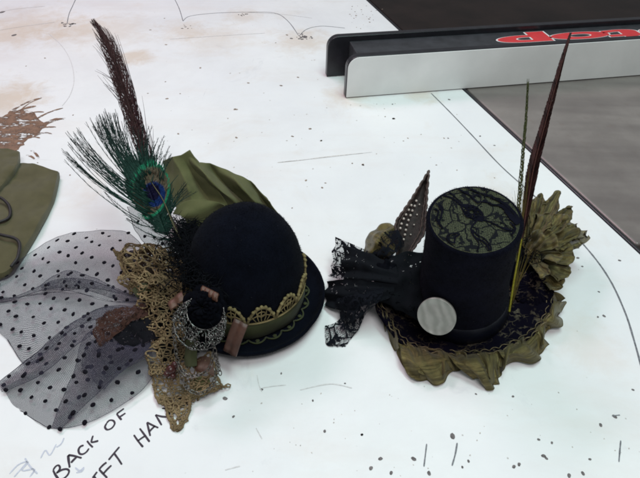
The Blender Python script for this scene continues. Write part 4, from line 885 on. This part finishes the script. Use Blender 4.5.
# organza rosette on the right, pleated brocade fan below it
def petal(px_base, px_l, px_tip, px_r, z, cup, seed, mat=M_ORG):
    zb, zm, zt = z
    G = loft([[P(*px_base, zb), P((px_base[0]+px_l[0])/2, (px_base[1]+px_l[1])/2, zm), P(*px_l, zt)],
              [P(*px_base, zb), P((px_base[0]+px_tip[0])/2-1, (px_base[1]+px_tip[1])/2, zm+cup), P((px_l[0]+px_tip[0])/2, (px_l[1]+px_tip[1])/2, zt+cup*.8)],
              [P(*px_base, zb), P((px_base[0]+px_tip[0])/2, (px_base[1]+px_tip[1])/2, zm-cup*.5), P(*px_tip, zt-cup*.3)],
              [P(*px_base, zb), P((px_base[0]+px_r[0])/2+1, (px_base[1]+px_r[1])/2, zm+cup*.9), P((px_r[0]+px_tip[0])/2, (px_r[1]+px_tip[1])/2, zt+cup*.7)],
              [P(*px_base, zb), P((px_base[0]+px_r[0])/2, (px_base[1]+px_r[1])/2, zm), P(*px_r, zt)]], 22, 34)
    for a in range(34):
        for c in range(22):
            t = c/21; G[a][c] = G[a][c]+gnormal(G, a, c)*(.34*t*sin(a/33*2*pi*1.6+seed)+.05*t*t*sin(a/33*2*pi*4.3+2*seed)+.3*t**3*sin(a/33*pi))
    q = MB(); q.grid(ripple(G, .4, .5, seed)); q.tube([r[-1] for r in G], .035, 4); return q.build('organza_petal', mat, th_)
def ribbon_loop(base, tip, w0, zb, zt, seed, mat=M_ORG, fold=1.0):
    dx_, dy_ = tip[0]-base[0], tip[1]-base[1]; L = sqrt(dx_*dx_+dy_*dy_); nx_, ny_ = -dy_/L, dx_/L; rr = random.Random(seed); G = []
    for a in range(56):
        s_ = a/55; r = (sin(pi*min(1, s_*1.04))**.75); back = s_ > .5; row = []
        for c in range(26):
            k = c/25*2-1; w = w0*(.30+.85*r)*(1+.18*sin(3*s_+seed))
            lift = zb+(zt-zb)*r+fold*(1.7*s_*r-.3)*(.6+.4*r)+.17*cos(k*pi*1.5+seed)*r+.05*sin(k*pi*2.6+2*seed+2*s_)*r
            e = 1-.16*k*k*r+.03*sin(4*k+seed)*r
            row.append(P(base[0]+dx_*r*e+nx_*k*w, base[1]+dy_*r*e+ny_*k*w, lift))
        G.append(row)
    q = MB(); q.grid(ripple(ripple(G, .55, .5, seed), .2, 1.3, seed+4)); q.tube([r_[0] for r_ in G], .035, 4); q.tube([r_[-1] for r_ in G], .035, 4); return q.build('organza_loop', mat, th_)
for args in (((527, 248), (540, 194), 6, 3.6, 6.2, 1, M_ORGD), ((529, 249), (557, 194), 8, 4.2, 7.0, 2), ((529, 252), (573, 207), 8, 3.8, 5.6, 3, M_ORGD), ((532, 252), (566, 214), 6, 4.8, 7.0, 12),
             ((530, 254), (578, 228), 7, 4.0, 5.2, 5), ((530, 257), (576, 254), 8, 3.8, 4.8, 6, M_ORGD), ((529, 258), (571, 272), 9, 3.4, 4.4, 7), ((528, 260), (562, 288), 8, 2.8, 3.4, 8, M_ORGD),
             ((527, 256), (548, 274), 7, 4.4, 6.0, 9), ((525, 250), (526, 214), 5, 4.2, 6.4, 10, M_ORGD), ((531, 252), (557, 236), 9, 5.2, 7.2, 11), ((528, 250), (548, 212), 8, 5.2, 7.6, 14, M_ORGD), ((530, 254), (562, 256), 8, 5.0, 6.6, 15), ((526, 254), (541, 232), 7, 5.6, 7.8, 16, M_ORGD)):
    ribbon_loop(*args)
petal((530, 254), (566, 217), (590, 238), (574, 248), (4.0, 4.8, 4.6), .5, 5)
cloth('dark_backing', [[(511, 238, 4.2), (524, 232, 4.6), (538, 234, 4.6)], [(510, 256, 3.6), (526, 256, 4.2), (542, 256, 4.2)], [(508, 280, 2.8), (526, 280, 3.2), (542, 276, 3.2)]], M_DEEP, th_, rip=.4, sc=.8, seed=2, solid=0)
q = MB()
for k in range(160):
    u, v = rf.gauss(532, 7), rf.gauss(250, 9); a = P(u, v, 5.2+rf.uniform(-.5, .9)); an = rf.random()*6.28; ln = rf.uniform(.5, 1.4)
    barb(q, a, a+RT*cos(an)*ln+UP*sin(an)*ln, V((0, 0, .3)), .07, (.008, .008, .008))
q.build('black_plume', M_FLUFF, th_)
rc = P(533, 289, 2.7); rn = V((-.1, -.35, 1)).normalized(); rx = rn.orthogonal().normalized(); ry = rn.cross(rx)
q = MB(); G = []
for j in range(10):
    t = j/9; G.append([rc+(rx*cos(a)+ry*sin(a))*(.25+2.15*t)*(1+.04*sin(7*a))+rn*(.75*(1-t*t)+.13*t*sin(26*a)) for a in [2*pi*i/156 for i in range(156)]])
q.grid(G, cl=True); q.build('pleated_rosette', M_BROC, th_, solid=.05)
q = MB(); q.ball(rc+rn*.7, .55, seg=12, ring=8, sq=(1, 1, .7)); q.build('rosette_centre', M_BROC, th_)
# pale disc against the crown front
dc = D(436.5, 316.5, depth(P(436.5, 316.5, 4.6))-1.15); dn = V((dc.x-tb.x, dc.y-tb.y, 0)).normalized(); dn = (dn*.72+(EYE-dc).normalized()*.75).normalized(); dx = dn.orthogonal().normalized(); dy = dn.cross(dx)
MD = Matrix(((dx.x, dy.x, dn.x, dc.x), (dx.y, dy.y, dn.y, dc.y), (dx.z, dy.z, dn.z, dc.z), (0, 0, 0, 1))); rd_ = 19.6*depth(dc)/FOC
q = MB(); q.lathe([(.02, -.3), (rd_*.95, -.3), (rd_, -.18), (rd_, .06), (rd_*.985, .13), (rd_*.95, .14), (rd_*.92, .07), (rd_*.6, .11), (.02, .13)], MD, 64); q.build('pale_disc', M_BTN, th_)
# pheasant feather with its green quill
QD = lambda u, v: D(u, v, 63.0+(312-v)*.006)
qs = cr([V((*p, 0)) for p in ((509, 312), (513, 285), (518, 258), (522, 235), (527, 205), (533, 170), (541, 138), (552, 98), (562, 62), (571, 33))], 100)
b = MB(); b.tube([QD(p.x, p.y)-FW*.1 for p in qs], [.135-.001*i for i in range(100)], 6, c=[(.19, .17, .016) if i < 32 else (.05, .018, .014) for i in range(100)]); fq = b.build('feather_quill', M_FEATH, th_)
b = MB()
for i0 in range(24, 98):
    p = qs[i0]; t = i0/99; td = (qs[min(99, i0+2)]-qs[i0-2]).normalized(); nm = V((-td.y, td.x, 0))
    wd = 17.5*min(1, max(.08, (t-.26)*4.2))*max(0.0, (1-t))**.85+.7
    for s_ in range(9):
        for side in (-1, 1):
            w = wd*rf.uniform(.82, 1.08)*(.78 if side < 0 else 1); a = rf.uniform(.5, 1.0); st = rf.uniform(0, 1)
            ps = [QD(p.x+td.x*(st*3+w*1.9*f)+nm.x*side*w*.62*sin(f*1.5), p.y+td.y*(st*3+w*1.9*f)+nm.y*side*w*.62*sin(f*1.5))+FW*.25*f for f in (0, .3, .6, 1)]
            band = 1.0 if (int(t*34) % 3) else .5
            b.tube(ps, [.075, .07, .06, .025], 3, c=(.042*a*band, .013*a*band, .012*a*band))
b.build('brown_vane', M_FEATH, fq)
b = MB(); gs = cr([V((*p, 0)) for p in ((516, 262), (518, 230), (520, 195), (523, 155), (526, 120), (528, 82))], 60); b.tube([QD(p.x, p.y) for p in gs], [.1-.0012*i for i in range(60)], 5, c=(.06, .06, .02)); gq = b.build('feather_quill', M_FEATH, th_)
b = MB()
for i0 in range(6, 58):
    for s_ in range(4):
        p = gs[i0]; t = i0/59; side = rf.choice((-1, 1)); w = (2.4*(1-t)+.8)*rf.uniform(.6, 1.1)
        b.tube([QD(p.x, p.y), QD(p.x+side*w*.7, p.y-3), QD(p.x+side*w+.4, p.y-7.5)], [.055, .05, .02], 3, c=(.034, .040, .013))
b.build('green_vane', M_FEATH, gq)
b = MB()
for (u0, v0, u1, v1) in ((512, 300, 519, 262), (510, 305, 524, 262), (514, 292, 530, 250), (516, 250, 514, 200), (517, 245, 518, 190), (520, 240, 524, 180), (521, 236, 527, 172)):
    for k in range(5): barb(b, QD(u0+rf.gauss(0, 1), v0), QD(u1+rf.gauss(0, 2), v1+rf.gauss(0, 4)), V((.1, 0, .1)), .07, (.075, .055, .012), 8)
b.build('feather_tuft', M_FEATH, th_)
# beaded pointed leaf
LD = lambda u, v, k=0.0: D(u, v, 64.3+(270-v)*.012+k)
LL = [(398, 270), (397, 253), (396.4, 237), (396, 223), (403.5, 211), (412, 198.5), (420, 185.5), (428, 172.5)]
LM = [(398.5, 269), (402, 254), (406, 240), (409.5, 227), (414, 213), (418.5, 199.5), (423, 186), (428.3, 172.5)]
LR = [(399, 270), (407.5, 257.5), (416, 245), (424, 233), (425.5, 218), (426.5, 203), (427.5, 188), (428.6, 172.5)]
G = loft([[LD(u, v) for u, v in LL], [LD(u, v, .7) for u, v in LM], [LD(u, v) for u, v in LR]], 40, 24)
b = MB(); b.grid(G); leaf = b.build('beaded_leaf', M_LEAFD, th_, solid=.12)
b = MB(); out = [LD(*p, -.12) for p in LL+LR[::-1]]; oc_ = cr(out, 110, True)
b.tube([p+RT*.06*sin(i*1.9)+UP*.06*cos(i*1.9) for i, p in enumerate(oc_)], .15, 6, closed=True)
for fr in (.16, .84): 
    c = [G[int(fr*23)][i]-FW*.14 for i in range(3, 38)]; b.tube([p+RT*.05*sin(i*2.4) for i, p in enumerate(c)], .10, 5)
b.build('braid_edging', M_TRIMB, leaf)
b = MB()
for fr, i0, i1, st in ((.22, 15, 26, 2), (.42, 11, 29, 2), (.62, 14, 30, 4)):
    for i in range(i0, i1, st): b.ball(G[int(fr*23)][i]-FW*.2+V((rf.uniform(-.04, .04), 0, rf.uniform(-.04, .04))), .17 if fr < .6 else .11, seg=8, ring=6)
b.build('pearl_bead', M_PEARL, leaf)
# bronze puff and black lace bow on the left
def puff(name, c, u_, v_, w_, mat, seed, amp=.4, sol=0):
    G = []
    for j in range(25):
        a = pi*j/24; G.append([c+u_*sin(a)*cos(t)*(1+.05*sin(5*t+3*a))+v_*sin(a)*sin(t)*(1+.05*sin(4*t))+w_*cos(a) for t in [2*pi*i/48 for i in range(48)]])
    q = MB(); q.grid(ripple(G, amp, .8, seed), cl=True); return q.build(name, mat, th_)
cloth('bronze_puff', [[(362, 258, 3.2), (366, 243, 4.6), (372, 232, 5.8), (380, 225, 6.4), (390, 223, 6.4)], [(368, 259, 4.2), (374, 247, 6.2), (380, 236, 7.0), (388, 230, 7.0), (396, 228, 6.8)], [(376, 261, 4.2), (382, 252, 5.6), (388, 243, 6.8), (394, 236, 6.4), (400, 234, 6.2)], [(384, 266, 4.4), (390, 258, 5.6), (396, 252, 6.2), (402, 246, 6.2), (406, 244, 6)]], M_ORGD, th_, rip=.35, sc=.9, seed=3, crease=True)
cloth('lace_overlay', [[(370, 258, 4.6), (376, 246, 6.5), (383, 236, 7.4), (392, 228, 7.2)], [(376, 262, 4.8), (384, 251, 6.6), (390, 242, 7.4), (398, 234, 7.2)], [(384, 267, 5.0), (392, 258, 6.4), (398, 251, 7.0), (405, 245, 7)]], M_BLACE, th_, rip=.9, sc=.9, seed=3, solid=0)
def lace(px, mat, seed, name='lace_bow', rip=.18, nu=40, nv=30, pl=0.0, fq=3):
    G = loft([pz(c) for c in px], nu, nv); N = [[gnormal(G, a, c) for c in range(nu)] for a in range(nv)]
    if pl:
        for a in range(nv):
            for c in range(nu):
                w = (a/(nv-1)*fq+seed*.37) % 1; G[a][c] = G[a][c]+N[a][c]*pl*(abs(w-.5)*4-1)*(1-.75*c/(nu-1))
    q = MB(); q.grid(ripple(G, rip, .9, seed), uo=(seed*2.3, seed*1.1)); return q.build(name, mat, th_)
# upper wing: pointed fold of lace, half see-through along its outer edge
lace([[(336, 238, 3.2), (348, 243, 3.8), (362, 249, 4.6), (378, 258, 5.0), (394, 268, 5.2)], [(333, 252, 2.8), (346, 256, 3.6), (360, 261, 4.6), (377, 268, 5.2), (394, 274, 5.4)], [(332, 266, 2.2), (345, 268, 3.2), (359, 272, 4.4), (376, 277, 5.0), (394, 280, 5.2)], [(329, 276, 1.6), (342, 281, 2.6), (357, 284, 3.8), (375, 286, 4.6), (394, 286, 5)]], M_BLACE, 4, pl=.28, fq=3)
lace([[(345, 246, 4.2), (360, 250, 5.2), (376, 256, 6), (396, 266, 6.2)], [(342, 262, 4.0), (358, 262, 5.4), (376, 268, 6.2), (398, 274, 6.2)], [(346, 280, 3.2), (360, 281, 4.6), (378, 281, 5.6), (398, 284, 5.8)]], M_BLACK2, 6, pl=.35, fq=2.5)
# middle fold
lace([[(328, 282, 1.4), (342, 280, 3.2), (358, 280, 4.6), (376, 282, 5.4), (394, 284, 5.6)], [(324, 294, .7), (340, 296, 2.4), (356, 295, 3.8), (374, 294, 4.6), (394, 292, 5)], [(326, 306, .4), (342, 310, 1.4), (356, 308, 2.6), (370, 304, 3.6), (388, 299, 4.4)]], M_BLACK2, 7, pl=.3, fq=2)
# lower tail lying on the table, open net
lace([[(350, 298, 3.0), (345, 312, 1.8), (336, 322, .8), (325, 326, .3)], [(358, 304, 3.0), (352, 318, 1.5), (341, 330, .5), (325, 337, .15)], [(364, 312, 2.4), (357, 325, 1.2), (345, 338, .3), (328, 346, .1)], [(366, 315, 2.0), (360, 327, .9), (352, 338, .2), (345, 347, .1)]], M_BLACE, 9, pl=.12, fq=2)
lace([[(340, 290, 2.6), (352, 288, 4), (366, 288, 5), (384, 288, 5.4)], [(337, 306, 1.6), (350, 306, 3.0), (364, 304, 4.0), (380, 300, 4.6)], [(342, 322, .7), (350, 324, 1.6), (359, 318, 2.4), (370, 310, 3.4)]], M_BLACE, 10, pl=.2, fq=2)
lace([[(384, 264, 5.8), (396, 256, 6.4), (408, 252, 6.6), (424, 254, 6)], [(378, 280, 5.0), (394, 276, 6.0), (408, 274, 6.0), (424, 276, 5.6)], [(376, 292, 3.8), (392, 294, 4.6), (408, 298, 4.6), (424, 302, 4)], [(382, 302, 2.6), (394, 308, 3.0), (408, 316, 2.8), (420, 322, 2.6)]], M_BLACK2, 12, 'lace_drape', rip=.4, pl=.3, fq=2.5)
G = []
for j in range(25):
    a = pi*j/24; G.append([D(386, 277, 63.0)+RT*1.5*sin(a)*cos(t)*(1+.1*sin(9*t))+UP*1.9*sin(a)*sin(t)*(1+.1*sin(9*t))+FW*1.2*cos(a) for t in [2*pi*i/60 for i in range(60)]])
q = MB(); q.grid(ripple(G, .25, 1.3, 5), cl=True); q.build('lace_knot', M_DEEP, th_)

# ================================================================== folded olive cloth bag at the left edge
gb = P(0, 230)
garm = thing('folded_bag', V((gb.x, gb.y, 0)), 'folded olive cloth bag with black cord loops at the left edge', 'cloth bag')
def slabcloth(name, curves, thick, seed, par=garm):
    G = ripple(ripple(loft([pz(c) for c in curves], 40, 30), .35, .28, seed), .14, .9, seed+2); n, m = len(G), len(G[0]); q = MB(); q.grid(G)
    ringp = G[0]+[r[-1] for r in G[1:]]+G[-1][-2::-1]+[r[0] for r in G[-2:0:-1]]
    cen = sum(ringp, V((0, 0, 0)))/len(ringp)
    side = [ringp, [p+(p-cen).normalized()*.18-V((0, 0, thick*.35)) for p in ringp], [V((p.x, p.y, max(.05, p.z-thick))) for p in ringp]]
    q.grid(side, cl=True); return q.build(name, M_OLIVED, par)
slabcloth('cloth_panel', [[(-60, 172, 1.2), (0, 166, 1.3), (20, 162, 1.4), (42, 167, 1.4), (58, 172, 1.2)], [(-60, 210, 1.6), (0, 200, 1.7), (20, 198, 1.7), (36, 199, 1.6), (52, 196, 1.3)], [(-60, 250, 1.6), (-12, 235, 1.8), (8, 235, 1.7), (22, 234, 1.6), (34, 231, 1.3)], [(-60, 290, 1.2), (-20, 280, 1.3), (-6, 275, 1.3), (4, 272, 1.2), (11, 268, 1.1)]], 1.1, 2)
slabcloth('cloth_flap', [[(-50, 146, 2.0), (-10, 149, 2.2), (6, 149, 2.2), (18, 150, 2.1)], [(-50, 170, 2.4), (-12, 168, 2.6), (4, 167, 2.6), (17, 163, 2.3)], [(-50, 200, 2.4), (-20, 198, 2.5), (-6, 192, 2.5), (8, 178, 2.2)]], .9, 5)
def cord(px): q = MB(); q.tube([p+V((nz(p, .4)*.5, nz(p+V((5, 5, 5)), .4)*.5, 0)) for p in cr([P(*p) for p in px], 50)], .2, 8); return q.build('cord_loop', M_CORD, garm)
cord([(-12, 196, 2.3), (-2, 198, 2.6), (7, 203, 2.4), (10, 210, 2.2), (7, 217, 2.2), (-2, 222, 2.3), (-12, 224, 2.2)])
cord([(-14, 233, 2.2), (0, 234, 2.5), (9, 236, 2.4), (16, 241, 2.2), (19, 248, 2.0), (17, 258, 1.9), (12, 266, 1.7)])

# ================================================================== light, world, camera
def area(name, loc, target, sx, sy, power, col):
    l = bpy.data.lights.new(name, 'AREA'); l.shape = 'RECTANGLE'; l.size = sx; l.size_y = sy; l.energy = power; l.color = col
    o = bpy.data.objects.new(name, l); C.objects.link(o); o.location = loc
    o.rotation_euler = (V(target)-V(loc)).to_track_quat('-Z', 'Y').to_euler()
area('ceiling_lamp', (-1.0, 1.65, 1.75), (-.35, .9, 0), 1.1, .45, 19.5, (1.0, .75, .88))
area('ceiling_lamp', (.40, .75, 2.1), (.1, .6, 0), 1.2, .45, 24, (.70, 1.0, .95))
area('ceiling_lamp', (.12, -.4, 1.9), (.05, .3, 0), 1.0, .4, 17.5, (1.0, .99, 1.0))
w = bpy.data.worlds.new('World'); bpy.context.scene.world = w; w.use_nodes = True
bg = w.node_tree.nodes['Background']; bg.inputs['Color'].default_value = (.95, .97, 1.0, 1); bg.inputs['Strength'].default_value = .20
cam = bpy.data.cameras.new('camera'); co = bpy.data.objects.new('camera', cam); C.objects.link(co)
cam.sensor_width = 36; cam.lens = 36*FOC/640; cam.clip_start = .01; cam.clip_end = 50
co.matrix_world = Matrix(((RT.x, UP.x, -FW.x, 0), (RT.y, UP.y, -FW.y, 0), (RT.z, UP.z, -FW.z, CH*S), (0, 0, 0, 1)))
sc = bpy.context.scene; sc.camera = co
sc.view_settings.view_transform = 'Standard'; sc.view_settings.look = 'None'; sc.view_settings.exposure = 0
try:
    sc.cycles.filter_width = 1.9; sc.cycles.transparent_max_bounces = 24
except Exception: pass
